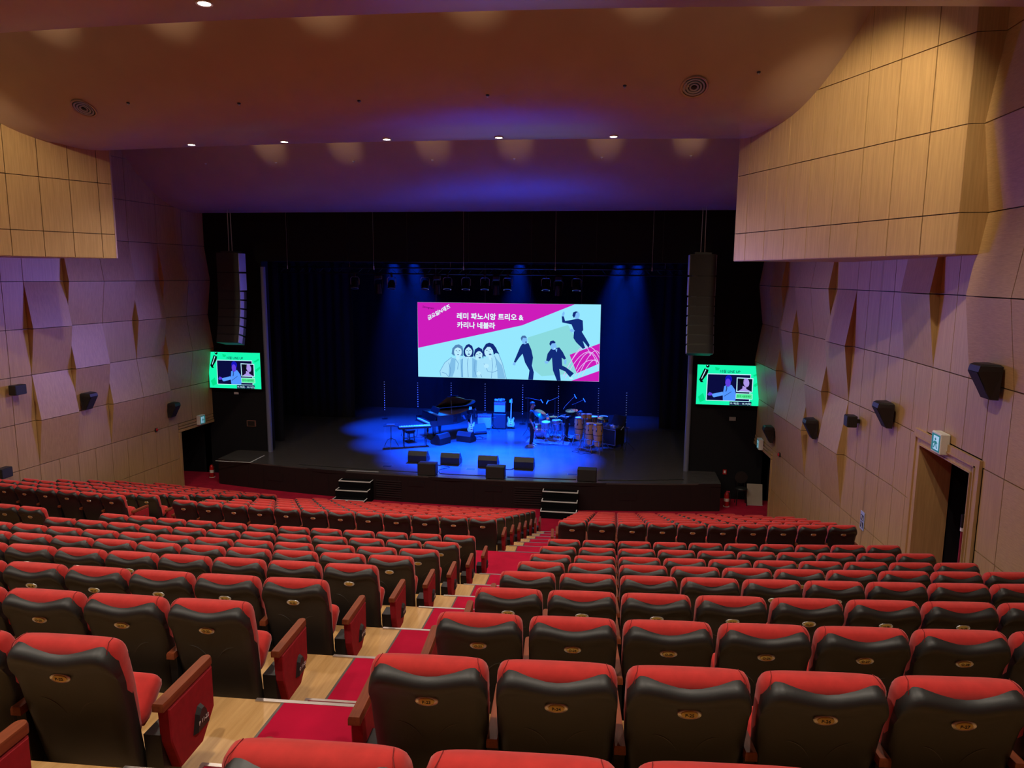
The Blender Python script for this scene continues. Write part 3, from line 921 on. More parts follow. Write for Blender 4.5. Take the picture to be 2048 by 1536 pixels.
# proscenium wall plates
for x, z, wd, h, mat, lb in ((-7.72, 1.92, .34, .22, plain('copper_plate', (.22, .10, .08), .5), 'reddish metal plate low on the left proscenium wall'),
                             (-8.25, 3.02, .16, .08, M_WHITEP, 'tiny pale fitting on the left proscenium wall under the screen'),
                             (9.18, 2.72, .20, .12, plain('grey_plate', (.3, .29, .28), .6), 'grey plate on the right proscenium wall under the screen')):
    r = empty('wall_plate', (x, 23.98, z)); tag(r, lb, 'plate')
    MB().box(-wd/2, wd/2, -.02, .02, -h/2, h/2).build('plate', mat, r)
    MB().box(-wd/2 + .03, wd/2 - .03, -.026, -.02, -h/2 + .02, h/2 - .02).build('inset', M_FRAME if wd > .3 else mat, r)
# small sign above the right extinguisher
r = empty('extinguisher_sign', (9.02, 23.985, .92)); tag(r, 'tiny red and white sign above the right extinguisher', 'sign')
MB().box(-.06, .06, -.012, .0, -.08, .08).build('sign_plate', M_EXTRED, r)
MB().box(-.03, .03, -.016, -.012, -.04, .05).build('pictogram', M_WHITEP, r)

# round ceiling diffusers
def diffuser(x, d, label, R_=.25):
    p = ceil_pt(1, x, d)
    r = empty('ceiling_diffuser', p); tag(r, label, 'vent', 'round ceiling diffusers')
    sl = .41 * (d - 1.0)
    r.rotation_euler = (-math.atan(sl), 0, 0)
    for k, rr in enumerate((R_, R_*.78, R_*.56, R_*.34)):
        MB().lathe([(rr, .0), (rr, -.03), (rr - .03, -.022), (rr - .03, .0)], n=28, cap=False).build('diffuser_ring', M_CEIL if k == 0 else M_AMPGREY, r, 40)
    MB().lathe([(.0, -.035), (.035, -.03), (.035, .0), (.0, .0)], n=14).build('diffuser_hub', M_FRAME, r, 40)
    MB().lathe([(.0, -.004), (R_ - .01, -.004), (R_ - .01, .0), (.0, .0)], n=28).build('diffuser_throat', M_FRAME, r)
diffuser(6.65, 2.5, 'round ceiling diffuser on the right of the brown ceiling')
diffuser(-5.7, 2.4, 'round ceiling diffuser on the left of the brown ceiling')
def sprinkler(ci, x, d, label, g):
    p = ceil_pt(ci, x, d)
    r = empty('sprinkler', p); tag(r, label, 'sprinkler', g)
    MB().lathe([(.035, .01), (.035, -.008), (.022, -.015), (.0, -.015)], n=14).build('escutcheon', M_WHITEP if ci == 0 else M_FRAME, r, 40)
    MB().lathe([(.012, -.015), (.012, -.035), (.02, -.037), (.0, -.04)], n=10).build('head', M_STEEL, r)
for i, x in enumerate((-4.58, -2.17, .32, 2.85, 5.40, 7.75)):
    sprinkler(1, x, 2.30 + x*x/130, '%s from left of the dark dots across the brown ceiling' % ORD[i+1], 'sprinklers in the brown ceiling')
for i, x in enumerate((-6.96, -4.73, -2.34, .01, 2.37, 4.81, 7.20)):
    sprinkler(0, x, 3.35, '%s from left of the pale dots under the ceiling lip' % ORD[i+1], 'sprinklers in the front ceiling')

# flown loudspeaker arrays
def line_array(x, label, sgn):
    y = 22.8
    r = empty('line_array', (x, y, 8.0)); tag(r, label, 'speaker', 'flown loudspeaker arrays')
    zz = 0.0; yy = 0.0; tilt = 0.0
    W2 = .385
    hs = [.66, .62] + [.30]*6
    MB().box(-.25, .25, -.2, .25, .0, .05).build('rigging_frame', M_FRAME, r)
    for i, h in enumerate(hs):
        if i >= 2: tilt += math.radians(2.6)
        T = Matrix.Translation((0, yy, zz)) @ Matrix.Rotation(-tilt, 4, 'X')
        c = MB().loft([[T @ Vector(p) for p in q] for q in ([(-W2, -.25, -h+.012), (W2, -.25, -h+.012), (W2-.04, .28, -h+.03), (-W2+.04, .28, -h+.03)], [(-W2, -.25, -.006), (W2, -.25, -.006), (W2-.04, .28, -.02), (-W2+.04, .28, -.02)])])
        cab = c.build('cabinet', M_PLASTIC, r)
        MB().loft([[T @ Vector(p) for p in q] for q in ([(-W2+.02, -.258, -h+.03), (W2-.02, -.258, -h+.03), (W2-.02, -.25, -h+.03), (-W2+.02, -.25, -h+.03)], [(-W2+.02, -.258, -.025), (W2-.02, -.258, -.025), (W2-.02, -.25, -.025), (-W2+.02, -.25, -.025)])]).build('grille', M_GRILLE, cab)
        # side rigging plate; stage light on the cabinet side put into its pale colour
        for s in (-1, 1):
            xx = s*(W2 + .004)
            wq = .44 if i < 2 else .24
            MB().loft([[T @ Vector(p) for p in q] for q in ([(xx - .01, -.22, -h+.03), (xx + .012, -.22, -h+.03), (xx + .012, -.22 + wq, -h+.03), (xx - .01, -.22 + wq, -h+.03)],
                                                            [(xx - .01, -.22, -.03), (xx + .012, -.22, -.03), (xx + .012, -.22 + wq, -.03), (xx - .01, -.22 + wq, -.03)])]).build('side_plate', M_SIDEPL, cab)
        d = T @ Vector((0, 0, -h)); yy, zz = d.y, d.z
    for dx in (-.06, .06):
        MB().tube([(dx, .0, .05), (dx*.9, 0, .5), (dx*.8, 0, 1.62)], .012, 6).build('chain', M_STEEL, r)
M_SIDEPL = plain('side_plate_paint', (.45, .46, .54), .5)
line_array(-7.53, 'black curved loudspeaker array hanging left of the stage', -1)
line_array(7.86, 'black curved loudspeaker array hanging right of the stage', 1)
# hanging wires in front of the header
for i, (x, nm) in enumerate(((-6.05, 'leftmost'), (-2.93, 'second'), (.20, 'third'), (3.28, 'fourth'), (6.41, 'rightmost'))):
    r = empty('suspension_wire', (x, 23.88, 7.5)); tag(r, '%s thin steel wire hanging before the black header' % nm, 'wire', 'thin steel wires before the header')
    MB().tube([(0, 0, 0), (0, 0, .7), (0, 0, 1.92)], .006, 5).build('wire', M_STEEL, r)
    MB().cyl((0, 0, -.02), (0, 0, .1), .018, 8).build('turnbuckle', M_STEEL, r)

# lighting bar over the stage
r = empty('lighting_bar', (.0, 27.0, 7.35)); tag(r, 'long black lighting truss above the stage', 'truss')
for dz, dy in ((.0, 0), (.22, .12), (.22, -.12)):
    MB().cyl((-8.0, dy, dz), (7.9, dy, dz), .028, 10).build('truss_tube', M_BLACKMET, r, 40)
k = -7.9
while k < 7.8:
    MB().tube([(k, 0, 0), (k + .2, .12, .22), (k + .4, 0, 0), (k + .6, -.12, .22), (k + .8, 0, 0)], .010, 5).build('truss_web', M_BLACKMET, r); k += .8
for x in (-5.0, -1.0, 3.0, 7.0):
    MB().cyl((x, 0, .22), (x, 0, 3.4), .008, 6).build('drop_wire', M_STEEL, r)
def par_can(x, nm):
    r = empty('stage_spotlight', (x, 27.0, 7.32)); tag(r, nm, 'light', 'round stage spotlights on the truss')
    MB().box(-.03, .03, -.045, .045, -.10, .07).build('clamp', M_BLACKMET, r)
    MB().tube([(-.17, 0, -.40), (-.17, 0, -.16), (-.12, 0, -.10), (.12, 0, -.10), (.17, 0, -.16), (.17, 0, -.40)], .012, 6).build('yoke', M_STEEL, r)
    T = Matrix.Translation((0, .0, -.40)) @ Matrix.Rotation(math.radians(-14), 4, 'X')
    def tr(mb): mb.v = [tuple(T @ Vector(p)) for p in mb.v]; return mb
    c = tr(MB().lathe([(.03, .20), (.09, .18), (.14, .06), (.14, -.14), (.125, -.14), (.125, -.10)], n=20, cap=False)).build('can', M_BLACKMET, r, 40)
    tr(MB().lathe([(.135, -.12), (.152, -.13), (.152, -.155), (.135, -.16)], n=20, cap=False)).build('rim', M_STEEL, c, 40)
    tr(MB().lathe([(.0, -.105), (.125, -.105), (.125, -.09), (.0, -.09)], n=16)).build('lens', M_BLUELENS, c)
    return r
PARX = (-4.80, -3.32, -1.99, -1.11, -.39, .34, 1.21, 2.66, 3.80)
for i, x in enumerate(PARX): par_can(x, '%s round spotlight from the left end of the truss' % ORD[i+1])
def mover(x, nm):
    r = empty('moving_head', (x, 27.0, 7.32)); tag(r, nm, 'light', 'black moving head lights on the truss')
    MB().cbox(-.13, .13, -.11, .11, -.18, -.03, .02).build('base', M_PLASTIC, r)
    MB().tube([(-.16, 0, -.52), (-.16, 0, -.22), (-.1, 0, -.18), (.1, 0, -.18), (.16, 0, -.22), (.16, 0, -.52)], .022, 8).build('yoke', M_PLASTIC, r)
    h = MB().lathe([(.05, .18), (.10, .14), (.115, -.1), (.12, -.22), (.09, -.22)], c=(0, 0, -.52), n=18).build('head', M_PLASTIC, r, 40)
    MB().lathe([(.0, -.222), (.085, -.222), (.085, -.21), (.0, -.21)], c=(0, 0, -.52), n=16).build('lens', M_CHROME, h)
for i, x in enumerate((-3.85, -1.52, .77, 3.13)): mover(x, '%s black moving head from the left on the truss' % ORD[i+1])
# ================================================================== on and before the stage
def stairs(x0, x1, label, n):
    y1 = lipy((x0 + x1)/2)
    r = empty('stage_stairs', ((x0 + x1)/2, y1, 0)); tag(r, label, 'stairs', 'black stairs up to the stage')
    w2 = (x1 - x0)/2
    for k in range(3):
        z = .225*(k + 1); ya = -.32 - .29*(2 - k)
        MB().box(-w2, w2, ya, -.035 if k == 2 else -.32 - .29*(1 - k), 0, z).build('step', M_STEP, r)
        t = MB(); t.box(-w2, w2, ya - .002, ya + .035, z, z + .004); t.box(-w2, -w2 + .03, ya + .035, ya + .28, z, z + .004); t.box(w2 - .03, w2, ya + .035, ya + .28, z, z + .004)
        t.box(-w2, w2, ya - .004, ya, z - .022, z + .004)
        t.build('tread_tape', M_TAPE, r)
    if n == 4:
        MB().box(-w2 + .1, w2 + .12, .12, .15, .9005, .906).build('edge_tape', M_TAPE, r)
stairs(-3.46, -2.38, 'black stairs with white taped edges, left of the two', 4)
stairs(3.20, 4.31, 'black stairs with white taped edges, right of the two', 3)

ZS = .90
def place(root, x, y, rz=0, z=ZS): root.location = (x, y, z); root.rotation_euler = (0, 0, math.radians(rz)); return root

def wedge_monitor(x, y, rz, label, w_=.66, d=.50, h=.40):
    r = place(empty('stage_monitor'), x, y, rz); tag(r, label, 'speaker', 'wedge stage monitors')
    w2 = w_/2
    # profile in (y,z); front slope faces +y locally
    P = [(-d/2, .015), (-d/2 + .03, 0), (d/2 - .06, 0), (d/2, .05), (d/2 - .01, .10), (-.04, h), (-.16, h), (-d/2, h*.62)]
    c = MB().prism(P, 'x', -w2, w2).build('cabinet', M_PLASTIC, r)
    a, b = Vector((d/2 - .02, .125)), Vector((-.03, h - .02)); n = Vector((b.y - a.y, a.x - b.x)).normalized()
    q = [a, b, b + n*.012, a + n*.012]
    MB().prism([(p.x, p.y) for p in q], 'x', -w2 + .03, w2 - .03).build('grille', M_GRILLE, c)
    for s in (-1, 1):
        MB().box(s*(w2 + .002) - .006, s*(w2 + .002) + .006, -.08, .08, .16, .21).build('side_handle', M_FRAME, c)
    return r
for i, (x, y) in enumerate(((-1.34, 23.62), (-.17, 23.55), (1.16, 23.42), (2.39, 23.42))):
    wedge_monitor(x, y, (0, 0, 0, 0)[i], '%s from left of the four wedge monitors at the stage front' % ORD[i+1])
wedge_monitor(-.37, 26.95, -18, 'black wedge monitor lying on the floor before the guitar', .62, .5, .38)
wedge_monitor(-1.26, 26.35, 62, 'tilted wedge monitor beside the piano leg', .62, .5, .4)
wedge_monitor(-.15, 28.35, -150, 'wedge monitor seen from its side before the guitar amplifier', .56, .46, .38)
def fill_speaker(x, y, label):
    r = place(empty('front_fill_speaker'), x, y); tag(r, label, 'speaker', 'box speakers on the stage lip')
    c = MB().cbox(-.30, .30, -.17, .17, .012, .40, .012).build('cabinet', M_PLASTIC, r)
    MB().box(-.28, .28, -.178, -.17, .03, .385).build('grille', M_GRILLE, c)
    for sx in (-.25, .25):
        for sy in (-.13, .13): MB().cyl((sx, sy, 0), (sx, sy, .014), .02, 8).build('foot', M_FRAME, c)
for x, nm in ((-.59, 'left box speaker on the stage lip before the wedges'), (1.65, 'middle box speaker on the stage lip'), (4.55, 'right box speaker on the stage lip by the stairs')):
    fill_speaker(x, lipy(x) + .24, nm)
def cable(pts, label, r_=.012):
    o = MB().tube([(p[0], p[1], ZS + r_ + (p[2] if len(p) > 2 else 0)) for p in pts], r_, 6).build('cable', M_CABLE)
    tag(o, label, 'cable'); return o
def smooth(pts, n=6):
    out = []
    P = [Vector((*p, 0)) if len(p) == 2 else Vector(p) for p in pts]
    for i in range(len(P) - 1):
        p0, p1, p2, p3 = P[max(i-1, 0)], P[i], P[i+1], P[min(i+2, len(P)-1)]
        for k in range(n):
            t = k/n
            out.append(tuple(.5*((2*p1) + (p2-p0)*t + (2*p0-5*p1+4*p2-p3)*t*t + (3*p1-p0-3*p2+p3)*t**3)))
    out.append(tuple(P[-1])); return out
cable(smooth([(-5.2, 22.42), (-3.0, 22.25), (-.95, 22.2)]), 'black cable along the left of the stage lip')
cable(smooth([(-.24, 22.2), (.0, 22.15), (1.3, 22.16)]), 'black cable between the left and middle lip speakers')
cable(smooth([(2.0, 22.16), (3.2, 22.2), (4.2, 22.25)]), 'black cable between the middle and right lip speakers')
cable(smooth([(4.9, 22.3), (6.2, 22.5), (7.6, 22.85)]), 'black cable running right from the right lip speaker')
cable(smooth([(-.98, 23.3), (-.4, 23.15), (-.1, 23.0), (-.35, 22.6), (-.25, 22.25)]), 'black cable curling between the two left wedges')
cable(smooth([(1.5, 23.2), (1.9, 23.05), (2.05, 23.2)]), 'black cable joining the two right wedges')
cable(smooth([(-.95, 26.6), (-.6, 26.9), (-.9, 27.5), (-.5, 27.9)]), 'thin cable behind the wedge beside the piano', .008)
for i, (x, y) in enumerate(((.65, 22.9), (4.05, 22.85), (-2.2, 22.75))):
    r = place(empty('floor_hatch'), x, y, 0, ZS); tag(r, '%s metal floor box hatch in the stage deck' % ('middle', 'right', 'left')[i], 'hatch', 'floor boxes in the stage deck')
    MB().box(-.15, .15, -.07, .07, 0, .006).build('lid', M_BLACKMET, r); MB().box(-.16, .16, -.08, .08, 0, .003).build('frame', M_STEEL, r)

# ---- grand piano
def grand_piano():
    r = place(empty('grand_piano'), -2.12, 27.05, -51.7); tag(r, 'black grand piano with its lid propped open', 'piano')
    out = [(-.745, 0), (.745, 0), (.745, .50), (.735, .68), (.68, .88), (.56, 1.10), (.38, 1.32), (.22, 1.52), (.11, 1.72), (.03, 1.92), (-.07, 2.08), (-.24, 2.19), (-.44, 2.21), (-.62, 2.13), (-.72, 1.98), (-.745, 1.75)]
    inn = [(.96*x, y*.955 + .045) for x, y in out]
    z0, z1 = .62, 1.00
    c = [(x, y + .26) for x, y in out]; ci = [(x*.955, (y - 1.1)*.955 + 1.1 + .26) for x, y in out]
    mb = MB(); mb.loft([[(*p, z0) for p in c], [(*p, z1) for p in c], [(*p, z1) for p in ci], [(*p, .90) for p in ci]], True, True)
    body = mb.build('case', M_PIANO, r)
    MB().loft([[(*p, .905) for p in [(x*.93, (y-1.1)*.93 + 1.36) for x, y in out]], [(*p, .915) for p in [(x*.93, (y-1.1)*.93 + 1.36) for x, y in out]]]).build('soundboard', M_CONGA, body)
    for k in range(14):
        x = -.62 + .09*k; L = 1.95 - .09*k if k > 2 else 1.95
        MB().cyl((x, .40, .935), (x - .02, .30 + L, .935), .004, 4).build('string', M_CHROME, body)
    MB().box(-.745, .745, -.02, .28, .60, .68).build('key_bed', M_PIANO, r)
    MB().box(-.745, -.66, -.02, .28, .68, .82).build('key_cheek', M_PIANO, r); MB().box(.66, .745, -.02, .28, .68, .82).build('key_cheek', M_PIANO, r)
    kb = MB().box(-.655, .655, .0, .15, .68, .722).build('white_keys', M_KEYS, r)
    bk = MB()
    for k in range(52):
        if k % 7 in (0, 1, 3, 4, 5):
            x = -.655 + (k + 1)*1.31/52; bk.box(x - .006, x + .006, .055, .15, .72, .735)
    o = bk.build('black_keys', M_FRAME, r); o['kind'] = 'stuff'
    MB().hexa([(-.66, .17, .70), (.66, .17, .70), (.66, .19, .70), (-.66, .19, .70)], [(-.66, .22, .95), (.66, .22, .95), (.66, .24, .95), (-.66, .24, .95)]).build('fallboard', M_PIANO, r)
    MB().hexa([(-.36, .45, 1.0), (.36, .45, 1.0), (.36, .47, 1.0), (-.36, .47, 1.0)], [(-.36, .55, 1.22), (.36, .55, 1.22), (.36, .565, 1.22), (-.36, .565, 1.22)]).build('music_desk', M_PIANO, r)
    # lid hinged on the bass side
    a = math.radians(27)
    def H(p, t):
        dx = p[0] + .745
        return (-.745 + dx*math.cos(a) - t*math.sin(a), p[1], z1 + .01 + dx*math.sin(a) + t*math.cos(a))
    lid = [p for p in c if p[1] > .74] + [(-.745, .72)]
    lid = [(.745, .76)] + [p for p in c if p[1] > .77] + [(-.745, .76)]
    MB().loft([[H(p, 0) for p in lid], [H(p, .022) for p in lid]]).build('lid', M_PIANO, r)
    b = math.radians(30)
    def F(p, t):   # folded front flap lying on the lid
        q = (p[0], 1.52 - p[1]); return H(q, .03 + t)
    fl = [(.745, .27), (.745, .75), (-.745, .75), (-.745, .27)]
    MB().loft([[F(p, 0) for p in fl], [F(p, .02) for p in fl]]).build('lid_flap', M_PIANO, r)
    q = H((.55, 1.0), 0)
    MB().cyl((.66, .92, z1 - .03), q, .014, 8).build('lid_prop', M_PIANO, r)
    for (x, y) in ((-.60, .42), (.60, .42), (-.32, 2.15)):
        MB().lathe([(.03, .10), (.045, .14), (.04, .3), (.065, .55), (.075, .62)], c=(x, y, 0), n=12).build('leg', M_PIANO, r, 40)
        MB().lathe([(.0, 0), (.035, .0), (.035, .08), (.02, .10), (.0, .10)], c=(x, y, 0), n=12).build('caster', M_STEEL, r, 40)
    ly = MB(); ly.box(-.10, -.08, .42, .46, .12, .60); ly.box(.08, .10, .42, .46, .12, .60); ly.box(-.13, .13, .40, .48, .06, .13); ly.build('pedal_lyre', M_PIANO, r)
    for x in (-.07, 0, .07): MB().box(x - .015, x + .015, .28, .42, .08, .095).build('pedal', M_CYMBAL, r)
grand_piano()
def bench(x, y, rz, label, w_=.56, d=.34, h=.50):
    r = place(empty('piano_bench'), x, y, rz); tag(r, label, 'bench')
    MB().cbox(-w_/2, w_/2, -d/2, d/2, h - .09, h, .02).build('padded_seat', M_CLOTH, r)
    MB().box(-w_/2 + .03, w_/2 - .03, -d/2 + .03, d/2 - .03, h - .14, h - .088).build('apron', M_FRAME, r)
    for sx in (-1, 1):
        for sy in (-1, 1): MB().cyl((sx*(w_/2 - .05), sy*(d/2 - .05), h - .13), (sx*(w_/2 - .04), sy*(d/2 - .04), 0), .018, 8).build('leg', M_FRAME, r)
bench(-2.55, 26.45, -51.7, 'black padded bench at the grand piano')
def keyboard_stand():
    r = place(empty('electric_keyboard'), -2.10, 25.72, 26); tag(r, 'electric keyboard on a black folding stand before the piano', 'keyboard')
    MB().cbox(-.62, .62, -.15, .17, .70, .79, .015).build('keyboard_case', M_PLASTIC, r)
    MB().box(-.58, .58, -.13, .03, .788, .806).build('white_keys', M_KEYS, r)
    b = MB()
    for k in range(42):
        if k % 7 in (0, 1, 3, 4, 5):
            x = -.58 + (k + 1)*1.16/42; b.box(x - .006, x + .006, -.06, .03, .804, .816)
    o = b.build('black_keys', M_FRAME, r); o['kind'] = 'stuff'
    MB().box(-.5, .5, .06, .14, .788, .796).build('control_panel', M_STEEL, r)
    for s in (-1, 1):
        for q in (-1, 1):
            MB().tube([(s*.40, q*.12, .70), (s*.42, q*.15, .01)], .014, 6).build('stand_leg', M_FRAME, r)
        MB().cyl((s*.41, -.13, .30), (s*.41, .13, .30), .010, 8).build('cross_bar', M_FRAME, r)
    MB().cyl((-.41, .13, .30), (.41, .13, .30), .010, 8).build('cross_bar', M_FRAME, r)
    MB().tube([(-.45, -.1, .70), (-.55, -.2, .48), (-.3, -.2, .36), (.05, -.15, .42), (.1, -.1, .68)], .012, 6).build('looped_lead', M_CABLE, r)
keyboard_stand()
def tripod_table(x, y, label):
    r = place(empty('tripod_side_table'), x, y, 15); tag(r, label, 'stand')
    MB().hexa([(-.26, -.17, .82), (.26, -.17, .82), (.26, .17, .86), (-.26, .17, .86)], [(-.26, -.17, .835), (.26, -.17, .835), (.26, .17, .875), (-.26, .17, .875)]).build('tray', M_BLACKMET, r)
    MB().cyl((0, 0, .25), (0, 0, .84), .014, 8).build('pole', M_FRAME, r)
    for k in range(3):
        t = 2*PI*k/3 + .5
        MB().tube([(0, 0, .34), (.16*math.cos(t), .16*math.sin(t), .27), (.30*math.cos(t), .30*math.sin(t), .01)], .011, 6).build('leg', M_FRAME, r)
    MB().box(-.16, .14, -.08, .12, .857, .872).build('tablet', M_STEEL, r)
tripod_table(-2.93, 25.42, 'tripod stand with a flat tray at the far left')

# ---- guitars
def guitar(x, y, rz, label, bass=False, tilt=12):
    r = place(empty('bass_guitar' if bass else 'electric_guitar'), x, y, rz); tag(r, label, 'guitar')
    T = Matrix.Translation((0, 0, .10)) @ Matrix.Rotation(math.radians(tilt), 4, 'X')
    L = 1.16 if bass else 1.0
    def tr(mb): mb.v = [tuple(T @ Vector(p)) for p in mb.v]; return mb
    o2 = [(0, 0), (.13, .01), (.165, .09), (.15, .18), (.115, .23), (.13, .30), (.145, .37), (.11, .41), (.075, .35), (.03, .32), (-.03, .32), (-.07, .36), (-.12, .43), (-.15, .40), (-.13, .30), (-.12, .22), (-.16, .15), (-.17, .08), (-.13, .01)]
    b = tr(MB().prism(o2, 'y', -.02, .02)).build('body', M_GUITAR, r, 40)
    tr(MB().prism([(-.07, .10), (.05, .09), (.09, .2), (.05, .30), (-.05, .32), (-.10, .22)], 'y', -.024, -.02)).build('pickguard', M_WHITEP, b)
    tr(MB().box(-.04, .04, -.034, -.022, .10, .12)).build('bridge', M_CHROME, b)
    for z in (.17, .24): tr(MB().box(-.035, .035, -.030, -.022, z, z + .018)).build('pickup', M_FRAME, b)
    n = tr(MB().hexa([(-.028, -.035, .28), (.028, -.035, .28), (.028, -.01, .28), (-.028, -.01, .28)], [(-.021, -.035, L - .18), (.021, -.035, L - .18), (.021, -.012, L - .18), (-.021, -.012, L - .18)])).build('neck', M_MAPLEN, r)
    hd = tr(MB().prism([(-.022, L-.18), (.022, L-.18), (.045, L-.14), (.035, L+.02), (-.01, L+.03), (-.04, L-.02), (-.04, L-.13)], 'y', -.03, -.012)).build('headstock', M_MAPLEN, r)
    for k in range(4 if bass else 6):
        z = L - .13 + .028*k*(1.3 if bass else 1)
        tr(MB().cyl((-.04, -.02, z), (-.075, -.02, z), .008, 6)).build('tuning_peg', M_CHROME, hd)
    # stand
    for s in (-1, 1):
        MB().tube([(0, .12, .34), (s*.18, .02, .01)], .010, 6).build('stand_leg', M_FRAME, r)
    MB().tube([(0, .12, .34), (0, .32, .01)], .010, 6).build('stand_leg', M_FRAME, r)
    MB().tube([(-.09, -.06, .10), (-.09, .0, .09), (.09, .0, .09), (.09, -.06, .10)], .009, 6).build('stand_cradle', M_FRAME, r)
    MB().tube([(0, .12, .34), (0, .05, .12)], .010, 6).build('stand_post', M_FRAME, r)
guitar(-.42, 28.15, 18, 'pale electric guitar leaning on a stand behind the wedge', False, -14)
guitar(1.0, 29.45, 0, 'pale bass guitar on a stand right of the amplifiers', True, -8)

# ---- amplifiers
def amp(name, x, y, rz, w_, d, h, z, label, grille, head=False):
    r = place(empty(name), x, y, rz, z); tag(r, label, 'amplifier', 'stage amplifiers')
    c = MB().cbox(-w_/2, w_/2, -d/2, d/2, .02, h, .015).build('cabinet', M_PLASTIC, r)
    top = h - .12 if not head else h - .02
    MB().box(-w_/2 + .025, w_/2 - .025, -d/2 - .006, -d/2 + .002, .05, top).build('grille_cloth', grille, c)
    if not head:
        MB().box(-w_/2 + .025, w_/2 - .025, -d/2 - .004, -d/2 + .002, top + .015, h - .02).build('control_panel', M_STEEL, c)
        for k in range(6): MB().cyl((-w_/2 + .08 + k*.07, -d/2 - .02, h - .055), (-w_/2 + .08 + k*.07, -d/2 - .004, h - .055), .012, 8).build('knob', M_FRAME, c)
    MB().tube([(-.10, 0, h), (-.09, 0, h + .03), (.09, 0, h + .03), (.10, 0, h)], .010, 6).build('handle', M_FRAME, c)
    for sx in (-1, 1):
        for sy in (-1, 1): MB().cyl((sx*(w_/2 - .05), sy*(d/2 - .05), 0), (sx*(w_/2 - .05), sy*(d/2 - .05), .025), .02, 8).build('foot', M_FRAME, c)
amp('guitar_amplifier', -.10, 29.35, 8, .62, .30, .62, ZS, 'guitar amplifier with pale grille left of the taller stack', M_AMPGREY)
amp('bass_cabinet', .53, 29.5, 4, .54, .42, .66, ZS, 'dark bass speaker cabinet at the bottom of the stack', M_GRILLE, True)
amp('bass_amplifier', .53, 29.5, 4, .50, .36, .46, ZS + .66 + .03, 'blue lit amplifier standing on the bass cabinet', M_AMPGREY)
r = place(empty('cable_coil'), .52, 29.45, 0, ZS + 1.18); tag(r, 'coil of cables heaped on top of the amplifier stack', 'cable')
cp = []
for k in range(64):
    t = k*.42; rr = .12 + .05*math.sin(k*1.7)
    cp.append((rr*1.3*math.cos(t), rr*math.sin(t), .015 + .0012*k + .012*math.sin(k*2.3)))
MB().tube(cp, .011, 6).build('coil', M_AMPGREY, r)

# ---- drum kit and percussion
def drum(parent, x, y, z, rad, h, name, axis='z', tilt=(0, 0, 0), shell=None, n=20):
    T = Matrix.Translation((x, y, z)) @ Matrix.Rotation(math.radians(tilt[0]), 4, 'X') @ Matrix.Rotation(math.radians(tilt[1]), 4, 'Y') @ Matrix.Rotation(math.radians(tilt[2]), 4, 'Z')
    def tr(mb): mb.v = [tuple(T @ Vector(p)) for p in mb.v]; return mb
    s = tr(MB().lathe([(rad, -h/2), (rad, h/2)], n=n, cap=False)).build(name, shell or M_DRUM, parent, 40)
    for z_, nm in ((h/2, 'batter_head'), (-h/2, 'resonant_head')):
        tr(MB().lathe([(.0, z_ - .004), (rad*.98, z_ - .004), (rad*.98, z_ + .004), (.0, z_ + .004)], n=n)).build(nm, M_SKINHEAD, s)
        tr(MB().lathe([(rad*1.0, z_ - .018), (rad*1.05, z_ - .018), (rad*1.05, z_ + .014), (rad*1.0, z_ + .014)], n=n, cap=False)).build('hoop', M_CHROME, s, 40)
    for k in range(6):
        t = 2*PI*k/6
        tr(MB().cyl((rad*1.04*math.cos(t), rad*1.04*math.sin(t), -h/2), (rad*1.04*math.cos(t), rad*1.04*math.sin(t), h/2), .006, 5)).build('tension_rod', M_CHROME, s)
    return s
def stand_legs(parent, x, y, z, spread=.28, zt=.45, mat=None, a0=.4):
    mat = mat or M_CHROME
    MB().cyl((x, y, .05), (x, y, z), .011, 8).build('stand_pole', mat, parent)
    for k in range(3):
        t = a0 + 2*PI*k/3
        MB().tube([(x, y, zt), (x + spread*math.cos(t), y + spread*math.sin(t), .01)], .009, 6).build('stand_leg', mat, parent)
def cymbal(x, y, z, rad, tx, ty, label, name='cymbal_stand', boom=None):
    r = place(empty(name), x, y, 0); tag(r, label, 'cymbal', 'cymbals on stands')
    bx, by = boom or (0, 0)
    T = Matrix.Translation((0, 0, z)) @ Matrix.Rotation(math.radians(tx), 4, 'X') @ Matrix.Rotation(math.radians(ty), 4, 'Y')
    def tr(mb): mb.v = [tuple(T @ Vector(p)) for p in mb.v]; return mb
    tr(MB().lathe([(.0, .028), (rad*.10, .026), (rad*.22, .012), (rad, -.012), (rad, -.015), (rad*.22, .008), (.0, .02)], n=28)).build('cymbal', M_CYMBAL, r, 60)
    tr(MB().cyl((0, 0, .0), (0, 0, .06), .008, 8)).build('wing_nut', M_CHROME, r)
    MB().tube([(bx, by, .05), (bx, by, z*.75), (0, 0, z)], .011, 6).build('stand_pole', M_CHROME, r)
    for k in range(3):
        t = .6 + 2*PI*k/3
        MB().tube([(bx, by, .42), (bx + .30*math.cos(t), by + .30*math.sin(t), .01)], .009, 6).build('stand_leg', M_CHROME, r)
    return r
